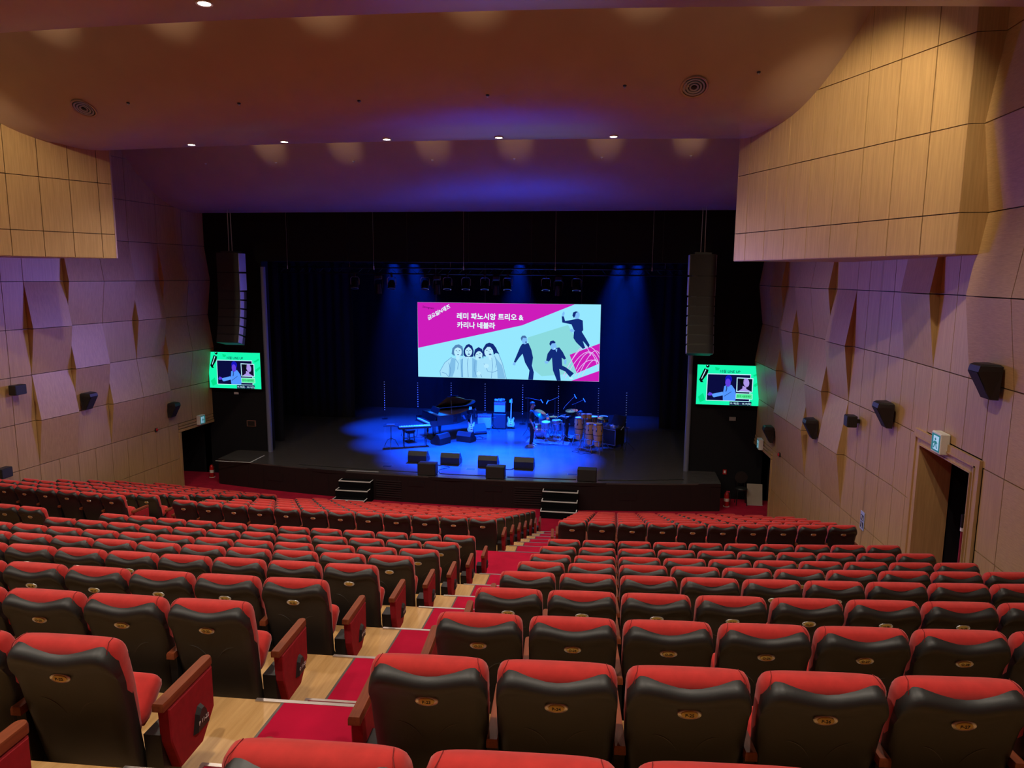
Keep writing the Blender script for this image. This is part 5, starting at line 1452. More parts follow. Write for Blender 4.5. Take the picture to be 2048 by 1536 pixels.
# ================================================================== screens
MAIN_C = (0.590, 31.00, 4.468); MAIN_W = 8.046; MAIN_H = 3.315
SIDE_R = (8.963, 23.86, 3.854); SIDE_L = (-8.176, 23.86, 3.873); SIDE_W = 1.982; SIDE_H = 1.300
MAIN_ART = [
 ('magenta_field', 1, 'mag', [(-4.019229616159668, 1.6536675990608143), (2.919, 1.6536675990608143), (0.65, 0.716), (-4.01, -0.368)]),
 ('dotted_field', 1, 'dot', [(0.892, 0.19), (2.643, 0.772), (3.254, -0.29), (2.753, -0.514), (3.065, -1.315), (1.534, -1.487), (1.165, -1.195)]),
 ('magenta_field', 2, 'mag', [(2.732, -0.514), (4.019229616159668, 0.001), (4.019229616159668, -0.864), (3.065, -1.315)]),
 ('magenta_field', 2, 'mag', [(2.818, -1.6536675990608143), (4.019229616159668, -1.182), (4.019229616159668, -1.651)]),
 ('arc_line', 3, 'arc', [(2.486, -1.466), (2.618, -1.18), (2.746, -0.929), (2.871, -0.714), (2.991, -0.535), (3.109, -0.39), (3.222, -0.28), (3.331, -0.204), (3.436, -0.163), (3.536, -0.155), (3.634, -0.179), (3.73, -0.237), (3.823, -0.329), (3.915, -0.455), (4.004, -0.616), (4.019229616159668, -0.604), (3.936, -0.442), (3.842, -0.312), (3.745, -0.217), (3.644, -0.156), (3.538, -0.129), (3.43, -0.138), (3.319, -0.182), (3.206, -0.26), (3.09, -0.373), (2.971, -0.52), (2.849, -0.701), (2.724, -0.917), (2.595, -1.168), (2.462, -1.455)]),
 ('arc_line', 3, 'arc', [(2.572, -1.55), (2.709, -1.287), (2.841, -1.058), (2.967, -0.863), (3.087, -0.701), (3.202, -0.572), (3.311, -0.477), (3.414, -0.414), (3.51, -0.384), (3.6, -0.385), (3.686, -0.417), (3.768, -0.481), (3.846, -0.577), (3.92, -0.707), (3.989, -0.87), (4.012, -0.86), (3.942, -0.695), (3.867, -0.563), (3.785, -0.463), (3.698, -0.395), (3.605, -0.36), (3.506, -0.359), (3.403, -0.391), (3.296, -0.457), (3.184, -0.554), (3.068, -0.685), (2.946, -0.848), (2.82, -1.045), (2.687, -1.274), (2.549, -1.538)]),
 ('arc_line', 3, 'arc', [(3.031, -1.151), (3.115, -0.956), (3.197, -0.793), (3.277, -0.659), (3.353, -0.555), (3.426, -0.482), (3.495, -0.438), (3.561, -0.422), (3.623, -0.435), (3.685, -0.475), (3.746, -0.545), (3.806, -0.644), (3.864, -0.774), (3.92, -0.933), (3.974, -1.123), (3.998, -1.116), (3.944, -0.926), (3.887, -0.765), (3.828, -0.633), (3.767, -0.53), (3.702, -0.456), (3.633, -0.411), (3.56, -0.397), (3.485, -0.414), (3.41, -0.462), (3.334, -0.539), (3.256, -0.645), (3.175, -0.78), (3.093, -0.946), (3.008, -1.14)]),
 ('arc_line', 3, 'arc', [(2.772, -0.902), (2.857, -0.729), (2.938, -0.579), (3.016, -0.452), (3.09, -0.348), (3.16, -0.268), (3.226, -0.21), (3.287, -0.174), (3.344, -0.161), (3.396, -0.168), (3.446, -0.197), (3.495, -0.248), (3.541, -0.322), (3.584, -0.419), (3.625, -0.539), (3.649, -0.531), (3.608, -0.41), (3.563, -0.31), (3.515, -0.233), (3.462, -0.177), (3.404, -0.145), (3.342, -0.136), (3.277, -0.151), (3.211, -0.189), (3.142, -0.25), (3.07, -0.333), (2.995, -0.438), (2.916, -0.566), (2.834, -0.717), (2.749, -0.891)]),
 ('arc_line', 3, 'arc', [(3.123, -1.49), (3.212, -1.278), (3.298, -1.088), (3.38, -0.92), (3.457, -0.772), (3.53, -0.646), (3.6, -0.542), (3.665, -0.458), (3.726, -0.396), (3.782, -0.355), (3.833, -0.334), (3.879, -0.333), (3.921, -0.351), (3.962, -0.388), (4.0, -0.448), (4.019229616159668, -0.435), (3.981, -0.372), (3.935, -0.329), (3.883, -0.308), (3.828, -0.309), (3.77, -0.333), (3.709, -0.377), (3.646, -0.441), (3.579, -0.527), (3.509, -0.633), (3.435, -0.76), (3.357, -0.908), (3.275, -1.077), (3.189, -1.268), (3.099, -1.48)]),
 ('arc_line', 3, 'arc', [(2.995, -1.451), (3.059, -1.316), (3.124, -1.196), (3.19, -1.089), (3.257, -0.997), (3.326, -0.919), (3.395, -0.855), (3.466, -0.804), (3.537, -0.768), (3.61, -0.745), (3.683, -0.736), (3.758, -0.74), (3.835, -0.757), (3.913, -0.788), (3.993, -0.833), (4.006, -0.811), (3.924, -0.765), (3.842, -0.733), (3.762, -0.715), (3.682, -0.71), (3.604, -0.72), (3.528, -0.744), (3.453, -0.783), (3.379, -0.835), (3.308, -0.901), (3.238, -0.981), (3.169, -1.075), (3.102, -1.183), (3.036, -1.305), (2.972, -1.44)]),
 ('arc_line', 3, 'arc', [(3.29, -1.443), (3.369, -1.286), (3.443, -1.148), (3.514, -1.029), (3.58, -0.929), (3.642, -0.848), (3.7, -0.787), (3.753, -0.744), (3.801, -0.72), (3.844, -0.714), (3.882, -0.725), (3.918, -0.753), (3.953, -0.8), (3.984, -0.867), (4.012, -0.953), (4.019229616159668, -0.945), (4.007, -0.857), (3.974, -0.787), (3.937, -0.736), (3.894, -0.702), (3.845, -0.689), (3.793, -0.696), (3.739, -0.723), (3.683, -0.768), (3.623, -0.832), (3.559, -0.914), (3.492, -1.015), (3.421, -1.135), (3.346, -1.274), (3.268, -1.432)]),
 ('man_figure', 4, 'navy', [(0.658, -0.092), (0.937, -0.044), (1.069, -0.34), (1.146, -0.68), (1.099, -1.025), (1.188, -1.324), (1.158, -1.6536675990608143), (0.942, -1.6536675990608143), (0.994, -1.243), (0.796, -0.904), (0.684, -0.52), (0.535, -0.695), (0.386, -0.914), (0.299, -0.895), (0.468, -0.482), (0.574, -0.223)]),
 ('man_face', 5, 'face', [(0.886, 0.117), (0.891, 0.031), (0.87, -0.043), (0.828, -0.091), (0.772, -0.104), (0.713, -0.078), (0.664, -0.019), (0.634, 0.061), (0.628, 0.147), (0.649, 0.221), (0.692, 0.269), (0.748, 0.281), (0.806, 0.256), (0.855, 0.197)]),
 ('man_hair', 6, 'hairg', [(0.596, 0.162), (0.655, 0.266), (0.784, 0.277), (0.861, 0.202), (0.828, 0.167), (0.699, 0.181), (0.636, 0.035)]),
 ('man_mouth', 6, 'navy', [(0.855, -0.011), (0.848, -0.042), (0.83, -0.055), (0.812, -0.043), (0.804, -0.013), (0.811, 0.018), (0.829, 0.031), (0.847, 0.019)]),
 ('man_hand', 5, 'face', [(0.278, -0.917), (0.386, -0.914), (0.365, -1.044), (0.257, -1.025)]),
 ('man_figure', 4, 'navy', [(1.922, -0.278), (2.282, -0.206), (2.433, -0.394), (2.587, -0.688), (2.503, -0.732), (2.396, -0.65), (2.423, -0.991), (2.594, -1.072), (2.938, -1.319), (2.772, -1.495), (2.555, -1.244), (2.298, -1.144), (2.371, -1.6536675990608143), (2.201, -1.6536675990608143), (2.022, -1.215), (1.971, -0.66), (1.846, -0.834), (1.717, -0.795), (1.777, -0.494)]),
 ('man_face', 5, 'face', [(2.155, -0.105), (2.167, -0.183), (2.15, -0.253), (2.109, -0.303), (2.052, -0.323), (1.989, -0.307), (1.934, -0.26), (1.897, -0.191), (1.886, -0.113), (1.902, -0.042), (1.944, 0.007), (2.001, 0.027), (2.063, 0.011), (2.118, -0.036)]),
 ('man_hair', 6, 'navy', [(1.847, -0.067), (1.896, 0.062), (2.022, 0.09), (2.117, 0.024), (2.101, -0.027), (1.961, -0.039), (1.899, -0.151)]),
 ('man_mouth', 6, 'pale', [(2.117, -0.252), (2.106, -0.27), (2.079, -0.278), (2.052, -0.272), (2.041, -0.254), (2.052, -0.236), (2.079, -0.227), (2.106, -0.234)]),
 ('man_collar', 5, 'face', [(2.114, -0.316), (2.198, -0.25), (2.179, -0.421)]),
 ('man_hand', 5, 'face', [(1.645, -0.805), (1.846, -0.834), (1.783, -0.93), (1.676, -0.916)]),
 ('man_hand', 5, 'face', [(2.503, -0.732), (2.609, -0.73), (2.592, -0.952), (2.506, -0.911)]),
 ('man_shoe', 5, 'pale', [(2.73, -1.487), (2.9, -1.512), (2.88, -1.586), (2.752, -1.572)]),
 ('man_figure', 4, 'navy', [(2.765, 0.984), (3.057, 1.051), (3.267, 0.971), (3.298, 0.553), (3.236, 0.489), (3.41, 0.219), (3.584, -0.072), (3.545, -0.199), (3.373, 0.008), (3.287, 0.091), (3.398, -0.202), (3.295, -0.247), (2.994, 0.042), (2.886, 0.209), (2.9, 0.546), (2.79, 0.796), (2.389, 0.873), (2.363, 1.145), (2.447, 1.146), (2.514, 0.938)]),
 ('man_face', 5, 'face', [(3.132, 1.164), (3.108, 1.098), (3.068, 1.05), (3.018, 1.028), (2.968, 1.037), (2.929, 1.075), (2.908, 1.135), (2.91, 1.205), (2.933, 1.271), (2.974, 1.319), (3.024, 1.341), (3.073, 1.332), (3.112, 1.293), (3.133, 1.234)]),
 ('man_hair', 6, 'navy', [(2.82, 1.173), (2.851, 1.307), (2.967, 1.359), (3.059, 1.335), (2.969, 1.28), (2.938, 1.154), (2.889, 1.07)]),
 ('man_hand', 5, 'face', [(2.372, 1.133), (2.39, 1.271), (2.456, 1.356), (2.491, 1.272), (2.452, 1.134)]),
 ('man_hand', 5, 'face', [(2.711, 0.542), (2.794, 0.607), (2.934, 0.546), (2.91, 0.479), (2.776, 0.468)]),
 ('women_jackets', 4, 'cloth', [(-3.024, -1.396), (-2.798, -0.995), (-2.485, -0.747), (-2.219, -0.806), (-1.91, -0.69), (-1.557, -0.703), (-1.293, -0.848), (-1.03, -0.755), (-0.594, -0.572), (-0.376, -0.545), (-0.2, -0.972), (-0.088, -1.403), (-0.021, -1.653), (-2.869, -1.6536675990608143), (-2.981, -1.593)]),
 ('jacket_shade', 5, 'shade', [(-2.485, -0.769), (-2.308, -0.808), (-2.332, -1.289), (-2.445, -1.622), (-2.623, -1.627), (-2.599, -1.165)]),
 ('jacket_shade', 5, 'shade', [(-1.557, -0.746), (-1.337, -0.871), (-1.381, -1.635), (-1.557, -1.627)]),
 ('jacket_shade', 5, 'shade', [(-0.506, -0.721), (-0.221, -1.059), (-0.065, -1.641), (-0.414, -1.642), (-0.438, -1.239)]),
 ('jacket_shade', 5, 'shade', [(-2.087, -0.846), (-1.976, -0.8), (-1.965, -1.63), (-2.067, -1.624)]),
 ('jacket_line', 6, 'fold', [(-2.492, -0.739), (-2.806, -0.989), (-3.034, -1.393), (-2.991, -1.595), (-2.97, -1.59), (-3.014, -1.399), (-2.79, -1.002), (-2.479, -0.755)]),
 ('jacket_line', 6, 'fold', [(-2.63, -0.994), (-2.543, -1.296), (-2.589, -1.624), (-2.568, -1.626), (-2.522, -1.294), (-2.61, -0.988)]),
 ('jacket_line', 6, 'fold', [(-1.987, -0.798), (-2.063, -1.195), (-1.989, -1.632), (-1.968, -1.628), (-2.042, -1.194), (-1.966, -0.802)]),
 ('jacket_line', 6, 'fold', [(-1.744, -0.749), (-1.788, -1.013), (-1.745, -1.616), (-1.724, -1.613), (-1.767, -1.013), (-1.723, -0.752)]),
 ('jacket_line', 6, 'fold', [(-1.435, -0.864), (-1.48, -1.268), (-1.347, -1.638), (-1.327, -1.63), (-1.459, -1.265), (-1.415, -0.866)]),
 ('jacket_line', 6, 'fold', [(-0.691, -0.726), (-0.646, -1.07), (-0.709, -1.636), (-0.688, -1.638), (-0.625, -1.07), (-0.67, -0.723)]),
 ('jacket_line', 6, 'fold', [(-1.039, -0.999), (-0.861, -1.344), (-0.633, -1.385), (-0.412, -1.291), (-0.42, -1.272), (-0.635, -1.364), (-0.846, -1.329), (-1.02, -0.989)]),
 ('jacket_line', 6, 'fold', [(-2.938, -1.448), (-2.762, -1.485), (-2.632, -1.634), (-2.615, -1.62), (-2.751, -1.467), (-2.932, -1.427)]),
 ('jacket_line', 6, 'fold', [(-0.386, -0.549), (-0.21, -0.976), (-0.098, -1.405), (-0.031, -1.6536675990608143), (-0.011, -1.65), (-0.078, -1.4), (-0.19, -0.969), (-0.366, -0.541)]),
 ('jacket_line', 6, 'fold', [(-2.317, -0.836), (-2.186, -1.025), (-2.232, -1.285), (-2.211, -1.288), (-2.165, -1.021), (-2.299, -0.824)]),
 ('jacket_line', 6, 'fold', [(-0.56, -0.638), (-0.472, -0.937), (-0.514, -1.152), (-0.494, -1.155), (-0.451, -0.935), (-0.54, -0.632)]),
 ('jacket_line', 6, 'fold', [(-1.343, -1.359), (-1.213, -1.44), (-1.126, -1.611), (-1.107, -1.601), (-1.197, -1.427), (-1.331, -1.341)]),
 ('woman_hair', 6, 'hairm', [(-2.485, -0.595), (-2.448, -0.355), (-2.306, -0.2), (-2.151, -0.17), (-1.997, -0.258), (-1.944, -0.473), (-1.976, -0.678), (-2.086, -0.672), (-2.396, -0.671)]),
 ('woman_face', 7, 'facew', [(-2.028, -0.497), (-2.042, -0.584), (-2.079, -0.658), (-2.135, -0.708), (-2.201, -0.727), (-2.268, -0.712), (-2.323, -0.664), (-2.361, -0.591), (-2.373, -0.505), (-2.36, -0.418), (-2.322, -0.344), (-2.266, -0.294), (-2.2, -0.275), (-2.134, -0.291), (-2.078, -0.339), (-2.041, -0.411)]),
 ('woman_fringe', 8, 'hairm', [(-2.413, -0.471), (-2.372, -0.288), (-2.195, -0.206), (-2.019, -0.289), (-1.997, -0.475), (-2.085, -0.347), (-2.218, -0.306), (-2.328, -0.365)]),
 ('woman_hair', 6, 'navy', [(-1.945, -0.634), (-1.927, -0.365), (-1.82, -0.189), (-1.697, -0.143), (-1.557, -0.227), (-1.487, -0.441), (-1.504, -0.693), (-1.601, -0.713), (-1.865, -0.71)]),
 ('woman_face', 7, 'facew', [(-1.557, -0.469), (-1.569, -0.552), (-1.603, -0.623), (-1.655, -0.671), (-1.716, -0.689), (-1.776, -0.674), (-1.828, -0.628), (-1.862, -0.559), (-1.874, -0.476), (-1.862, -0.393), (-1.827, -0.322), (-1.776, -0.274), (-1.715, -0.256), (-1.654, -0.271), (-1.603, -0.317), (-1.569, -0.386)]),
 ('woman_fringe', 8, 'navy', [(-1.9, -0.459), (-1.856, -0.276), (-1.715, -0.195), (-1.566, -0.287), (-1.535, -0.464), (-1.623, -0.336), (-1.715, -0.265), (-1.812, -0.34)]),
 ('woman_hair', 6, 'navy', [(-1.491, -0.623), (-1.434, -0.379), (-1.272, -0.272), (-1.11, -0.355), (-1.03, -0.625), (-1.074, -0.778), (-1.14, -0.563), (-1.425, -0.743)]),
 ('woman_face', 7, 'facew', [(-1.11, -0.694), (-1.148, -0.764), (-1.203, -0.815), (-1.267, -0.841), (-1.329, -0.837), (-1.38, -0.803), (-1.413, -0.745), (-1.422, -0.671), (-1.407, -0.594), (-1.368, -0.524), (-1.313, -0.472), (-1.25, -0.447), (-1.188, -0.451), (-1.136, -0.485), (-1.104, -0.543), (-1.094, -0.616)]),
 ('woman_fringe', 8, 'navy', [(-1.451, -0.596), (-1.403, -0.418), (-1.272, -0.328), (-1.127, -0.398), (-1.083, -0.562), (-1.197, -0.456), (-1.315, -0.446)]),
 ('woman_hair', 6, 'navy', [(-1.083, -0.583), (-1.066, -0.324), (-0.944, -0.127), (-0.792, -0.064), (-0.617, -0.12), (-0.486, -0.289), (-0.42, -0.438), (-0.341, -0.553), (-0.507, -0.514), (-0.585, -0.602), (-0.638, -0.379), (-0.986, -0.698)]),
 ('woman_face', 7, 'facew', [(-0.639, -0.489), (-0.676, -0.576), (-0.734, -0.644), (-0.806, -0.681), (-0.881, -0.683), (-0.946, -0.649), (-0.992, -0.585), (-1.012, -0.499), (-1.003, -0.406), (-0.966, -0.319), (-0.907, -0.252), (-0.835, -0.214), (-0.761, -0.212), (-0.696, -0.246), (-0.65, -0.311), (-0.63, -0.396)]),
 ('woman_fringe', 8, 'navy', [(-1.022, -0.431), (-0.966, -0.214), (-0.804, -0.133), (-0.639, -0.228), (-0.629, -0.4), (-0.747, -0.252), (-0.878, -0.255)]),
 ('woman_neck', 5, 'facew', [(-2.113, -0.76), (-2.12, -0.8), (-2.139, -0.834), (-2.168, -0.858), (-2.202, -0.867), (-2.236, -0.86), (-2.265, -0.838), (-2.284, -0.804), (-2.29, -0.764), (-2.283, -0.724), (-2.264, -0.69), (-2.235, -0.666), (-2.201, -0.658), (-2.167, -0.665), (-2.139, -0.687), (-2.12, -0.72)]),
 ('woman_neck', 5, 'facew', [(-1.636, -0.722), (-1.643, -0.762), (-1.662, -0.797), (-1.691, -0.82), (-1.724, -0.829), (-1.758, -0.822), (-1.787, -0.8), (-1.806, -0.766), (-1.813, -0.726), (-1.806, -0.686), (-1.787, -0.652), (-1.758, -0.629), (-1.724, -0.62), (-1.691, -0.627), (-1.662, -0.649), (-1.643, -0.682)]),
 ('woman_neck', 5, 'facew', [(-0.645, -0.724), (-0.652, -0.764), (-0.671, -0.798), (-0.699, -0.821), (-0.732, -0.83), (-0.766, -0.823), (-0.794, -0.801), (-0.813, -0.768), (-0.82, -0.728), (-0.814, -0.688), (-0.795, -0.654), (-0.766, -0.631), (-0.733, -0.622), (-0.7, -0.63), (-0.671, -0.651), (-0.652, -0.685)]),
 ('woman_mouth', 8, 'lip', [(-2.152, -0.622), (-2.16, -0.636), (-2.18, -0.645), (-2.205, -0.645), (-2.225, -0.637), (-2.232, -0.624), (-2.224, -0.61), (-2.205, -0.601), (-2.18, -0.6), (-2.16, -0.608)]),
 ('woman_mouth', 8, 'lip', [(-1.658, -0.593), (-1.667, -0.61), (-1.692, -0.621), (-1.722, -0.621), (-1.746, -0.611), (-1.755, -0.595), (-1.746, -0.578), (-1.722, -0.567), (-1.692, -0.566), (-1.667, -0.576)]),
 ('woman_mouth', 8, 'lip', [(-1.157, -0.737), (-1.168, -0.757), (-1.197, -0.77), (-1.232, -0.771), (-1.26, -0.759), (-1.271, -0.739), (-1.26, -0.719), (-1.232, -0.706), (-1.197, -0.705), (-1.168, -0.717)]),
 ('woman_mouth', 8, 'lip', [(-0.69, -0.578), (-0.701, -0.6), (-0.732, -0.614), (-0.769, -0.615), (-0.8, -0.602), (-0.812, -0.581), (-0.8, -0.56), (-0.77, -0.546), (-0.732, -0.545), (-0.701, -0.557)]),
 ('woman_eye', 8, 'navy', [(-2.24, -0.45), (-2.249, -0.461), (-2.271, -0.466), (-2.293, -0.462), (-2.302, -0.451), (-2.293, -0.44), (-2.271, -0.435), (-2.249, -0.439)]),
 ('woman_eye', 8, 'navy', [(-2.099, -0.442), (-2.108, -0.453), (-2.13, -0.458), (-2.152, -0.454), (-2.161, -0.444), (-2.152, -0.433), (-2.13, -0.428), (-2.108, -0.432)]),
 ('woman_eye', 8, 'navy', [(-1.755, -0.43), (-1.764, -0.441), (-1.786, -0.446), (-1.807, -0.442), (-1.816, -0.431), (-1.807, -0.421), (-1.786, -0.416), (-1.764, -0.42)]),
 ('woman_eye', 8, 'navy', [(-1.623, -0.423), (-1.632, -0.434), (-1.654, -0.439), (-1.675, -0.435), (-1.684, -0.424), (-1.675, -0.413), (-1.654, -0.408), (-1.632, -0.412)]),
 ('woman_eye', 8, 'navy', [(-1.306, -0.593), (-1.315, -0.604), (-1.337, -0.609), (-1.359, -0.605), (-1.368, -0.594), (-1.359, -0.583), (-1.337, -0.578), (-1.315, -0.582)]),
 ('woman_eye', 8, 'navy', [(-1.175, -0.559), (-1.184, -0.57), (-1.206, -0.575), (-1.227, -0.571), (-1.236, -0.561), (-1.227, -0.55), (-1.206, -0.545), (-1.184, -0.549)]),
 ('woman_eye', 8, 'navy', [(-0.869, -0.401), (-0.878, -0.412), (-0.9, -0.417), (-0.921, -0.413), (-0.93, -0.403), (-0.921, -0.392), (-0.9, -0.387), (-0.878, -0.391)]),
 ('woman_eye', 8, 'navy', [(-0.712, -0.363), (-0.721, -0.374), (-0.743, -0.379), (-0.764, -0.375), (-0.773, -0.364), (-0.764, -0.354), (-0.743, -0.349), (-0.721, -0.353)]),
 ('woman_nose', 8, 'fold', [(-2.214, -0.486), (-2.196, -0.547), (-2.179, -0.542), (-2.197, -0.481)]),
 ('woman_nose', 8, 'fold', [(-1.732, -0.462), (-1.715, -0.523), (-1.698, -0.517), (-1.716, -0.457)]),
 ('woman_nose', 8, 'fold', [(-1.275, -0.603), (-1.258, -0.663), (-1.241, -0.658), (-1.259, -0.598)]),
 ('woman_nose', 8, 'fold', [(-0.821, -0.428), (-0.803, -0.488), (-0.786, -0.483), (-0.804, -0.423)]),
 ('woman_hand', 7, 'facew', [(-0.806, -1.096), (-0.814, -1.133), (-0.839, -1.165), (-0.876, -1.186), (-0.919, -1.195), (-0.963, -1.189), (-1.0, -1.169), (-1.025, -1.139), (-1.034, -1.102), (-1.025, -1.066), (-1.0, -1.034), (-0.964, -1.012), (-0.92, -1.004), (-0.876, -1.01), (-0.839, -1.03), (-0.815, -1.06)]),
 ('woman_hand', 7, 'facew', [(-1.169, -1.433), (-1.176, -1.466), (-1.195, -1.495), (-1.224, -1.515), (-1.257, -1.522), (-1.291, -1.517), (-1.32, -1.498), (-1.339, -1.471), (-1.346, -1.437), (-1.339, -1.404), (-1.32, -1.375), (-1.291, -1.355), (-1.258, -1.348), (-1.224, -1.353), (-1.195, -1.372), (-1.176, -1.399)]),
]
SIDE_ART = [
 ('leaf_shape', 1, 'leaf', [(0.747, 0.339), (0.935, 0.446), (0.974, 0.396), (0.798, 0.302)]),
 ('leaf_shape', 1, 'leaf', [(0.788, 0.035), (0.975, 0.168), (0.9870460236845983, 0.092), (0.829, -0.04)]),
 ('leaf_shape', 1, 'leaf', [(-0.936, -0.405), (-0.78, -0.271), (-0.708, -0.501), (-0.866, -0.584)]),
 ('leaf_shape', 1, 'leaf', [(-0.438, 0.587), (-0.289, 0.553), (-0.334, 0.475), (-0.421, 0.485)]),
 ('letter_dot', 2, 'black', [(-0.615, 0.621), (-0.619, 0.598), (-0.63, 0.578), (-0.648, 0.564), (-0.67, 0.559), (-0.693, 0.563), (-0.712, 0.576), (-0.726, 0.595), (-0.731, 0.618), (-0.728, 0.641), (-0.716, 0.6461789723054856), (-0.698, 0.6461789723054856), (-0.676, 0.6461789723054856), (-0.654, 0.6461789723054856), (-0.634, 0.6461789723054856), (-0.621, 0.643)]),
 ('letter_stem', 2, 'black', [(-0.774, 0.537), (-0.64, 0.49), (-0.671, 0.363), (-0.821, 0.128), (-0.782, 0.078), (-0.871, 0.072), (-0.927, 0.163), (-0.846, 0.358)]),
 ('letter_shine', 3, 'pale', [(-0.736, 0.502), (-0.716, 0.484), (-0.839, 0.192), (-0.858, 0.204)]),
 ('dot_shine', 3, 'pale', [(-0.666, 0.629), (-0.671, 0.619), (-0.683, 0.614), (-0.695, 0.618), (-0.701, 0.629), (-0.696, 0.64), (-0.684, 0.644), (-0.672, 0.64)]),
 ('picture_border', 2, 'pale', [(-0.674, 0.373), (0.691, 0.376), (0.697, -0.519), (-0.685, -0.52)]),
 ('picture_field', 3, 'navyd', [(-0.654, 0.345), (0.674, 0.35), (0.672, -0.5), (-0.658, -0.499)]),
 ('singer_jacket', 4, 'jack', [(-0.145, -0.495), (-0.16, -0.302), (-0.125, -0.031), (-0.053, 0.009), (0.106, 0.014), (0.225, -0.149), (0.251, -0.289), (0.255, -0.501)]),
 ('singer_sleeve', 4, 'jack2', [(-0.494, -0.294), (-0.165, -0.212), (-0.135, -0.327), (-0.439, -0.408), (-0.485, -0.364)]),
 ('singer_hand', 4, 'viol', [(-0.642, -0.318), (-0.584, -0.232), (-0.495, -0.274), (-0.486, -0.339), (-0.603, -0.355)]),
 ('singer_hair', 4, 'blue', [(0.109, 0.206), (0.103, 0.155), (0.082, 0.111), (0.048, 0.08), (0.008, 0.069), (-0.034, 0.078), (-0.07, 0.106), (-0.096, 0.149), (-0.107, 0.2), (-0.101, 0.252), (-0.08, 0.296), (-0.047, 0.326), (-0.006, 0.337), (0.036, 0.328), (0.072, 0.3), (0.098, 0.257)]),
 ('singer_face', 5, 'viol', [(0.072, 0.09), (0.068, 0.038), (0.051, -0.006), (0.025, -0.036), (-0.007, -0.047), (-0.041, -0.038), (-0.07, -0.009), (-0.091, 0.034), (-0.1, 0.085), (-0.096, 0.137), (-0.079, 0.181), (-0.053, 0.211), (-0.021, 0.222), (0.012, 0.212), (0.042, 0.184), (0.063, 0.141)]),
 ('lapel_line', 5, 'navyd', [(0.101, -0.199), (-0.005, -0.279), (-0.124, -0.36), (-0.117, -0.371), (0.002, -0.29), (0.109, -0.209)]),
 ('lapel_line', 5, 'navyd', [(-0.063, -0.017), (-0.052, -0.104), (-0.077, -0.206), (-0.056, -0.212), (-0.03, -0.107), (-0.041, -0.015)]),
 ('inset_border', 6, 'pale', [(0.252, 0.268), (0.77, 0.251), (0.765, -0.209), (0.258, -0.205)]),
 ('inset_field', 7, 'dark', [(0.278, 0.237), (0.741, 0.225), (0.74, -0.19), (0.288, -0.179)]),
 ('inset_face', 8, 'lilac', [(0.645, 0.121), (0.649, 0.065), (0.639, 0.014), (0.617, -0.022), (0.585, -0.04), (0.548, -0.035), (0.513, -0.01), (0.484, 0.033), (0.466, 0.087), (0.462, 0.144), (0.472, 0.194), (0.495, 0.231), (0.527, 0.249), (0.564, 0.244), (0.599, 0.218), (0.627, 0.175)]),
 ('inset_hair', 8, 'black', [(0.318, 0.174), (0.376, 0.227), (0.498, 0.23), (0.491, 0.128), (0.447, 0.05), (0.413, -0.002), (0.371, 0.099)]),
 ('inset_neck', 8, 'lilac', [(0.312, -0.178), (0.442, -0.091), (0.449, -0.001), (0.562, -0.049), (0.565, -0.1), (0.734, -0.19)]),
 ('name_box', 6, 'pale', [(0.249, -0.251), (0.768, -0.253), (0.776, -0.439), (0.252, -0.437)]),
 ('name_field', 7, 'greenl', [(0.262, -0.27), (0.754, -0.27), (0.759, -0.424), (0.264, -0.421)]),
 ('lower_strip', 6, 'navyd', [(0.241, -0.454), (0.669, -0.455), (0.666, -0.5), (0.237, -0.502)]),
 ('date_box', 6, 'navyd', [(0.066, -0.527), (0.752, -0.517), (0.751, -0.6461789723054856), (0.067, -0.6461789723054856)]),
]

def scol(name, rgb, e): return emis(name, srgb(*rgb), e)
SCOL = dict(mag=(205, 28, 186), dot=(138, 218, 222), arc=(225, 190, 250), navy=(18, 42, 120), face=(128, 190, 250), hairg=(70, 110, 165), pale=(190, 240, 255), cloth=(168, 226, 252), shade=(128, 190, 232), fold=(96, 152, 205),
            hairm=(85, 135, 185), facew=(186, 236, 255), lip=(70, 100, 160), leaf=(4, 225, 140), black=(6, 12, 16), navyd=(10, 12, 62), jack=(82, 150, 255), jack2=(92, 160, 255), viol=(96, 62, 225), blue=(22, 20, 190),
            dark=(16, 12, 40), lilac=(172, 150, 232), greenl=(80, 235, 150))
SM = {k: scol('screen_' + k, v, SCREEN_E) for k, v in SCOL.items()}
SM2 = {k: scol('side_' + k, v, LED_E) for k, v in SCOL.items()}
def art(parent, items, mats):
    for (nm, layer, col, poly) in items:
        y = -.062 - .0015*layer
        a = sum(poly[i][0]*poly[(i+1) % len(poly)][1] - poly[(i+1) % len(poly)][0]*poly[i][1] for i in range(len(poly)))
        p = poly if a > 0 else poly[::-1]
        me = bpy.data.meshes.new(nm)
        me.from_pydata([(q[0], y, q[1]) for q in p], [], [tuple(range(len(p)))])
        bm = bmesh.new(); bm.from_mesh(me); bmesh.ops.triangulate(bm, faces=bm.faces); bm.to_mesh(me); bm.free()
        link(nm, me, parent, mats[col])
def screen_text(parent, body, x, z, width, mat, bold, layer, rot=0, shear=0, ysc=None):
    me = text_mesh(body, 1.0, mat, 0, bold, 'CENTER', shear)
    xs = [v.co.x for v in me.vertices]; ys = [v.co.y for v in me.vertices]
    k = width/(max(xs) - min(xs)); ky = ysc/(max(ys) - min(ys)) if ysc else k
    cx, cy = (max(xs) + min(xs))/2, (max(ys) + min(ys))/2
    for v in me.vertices: v.co.x = (v.co.x - cx)*k; v.co.y = (v.co.y - cy)*ky
    o = link('lettering', me, parent, None, (x, -.062 - .0015*layer, z)); o.rotation_euler = (PI/2, -math.radians(rot), 0)
    return o
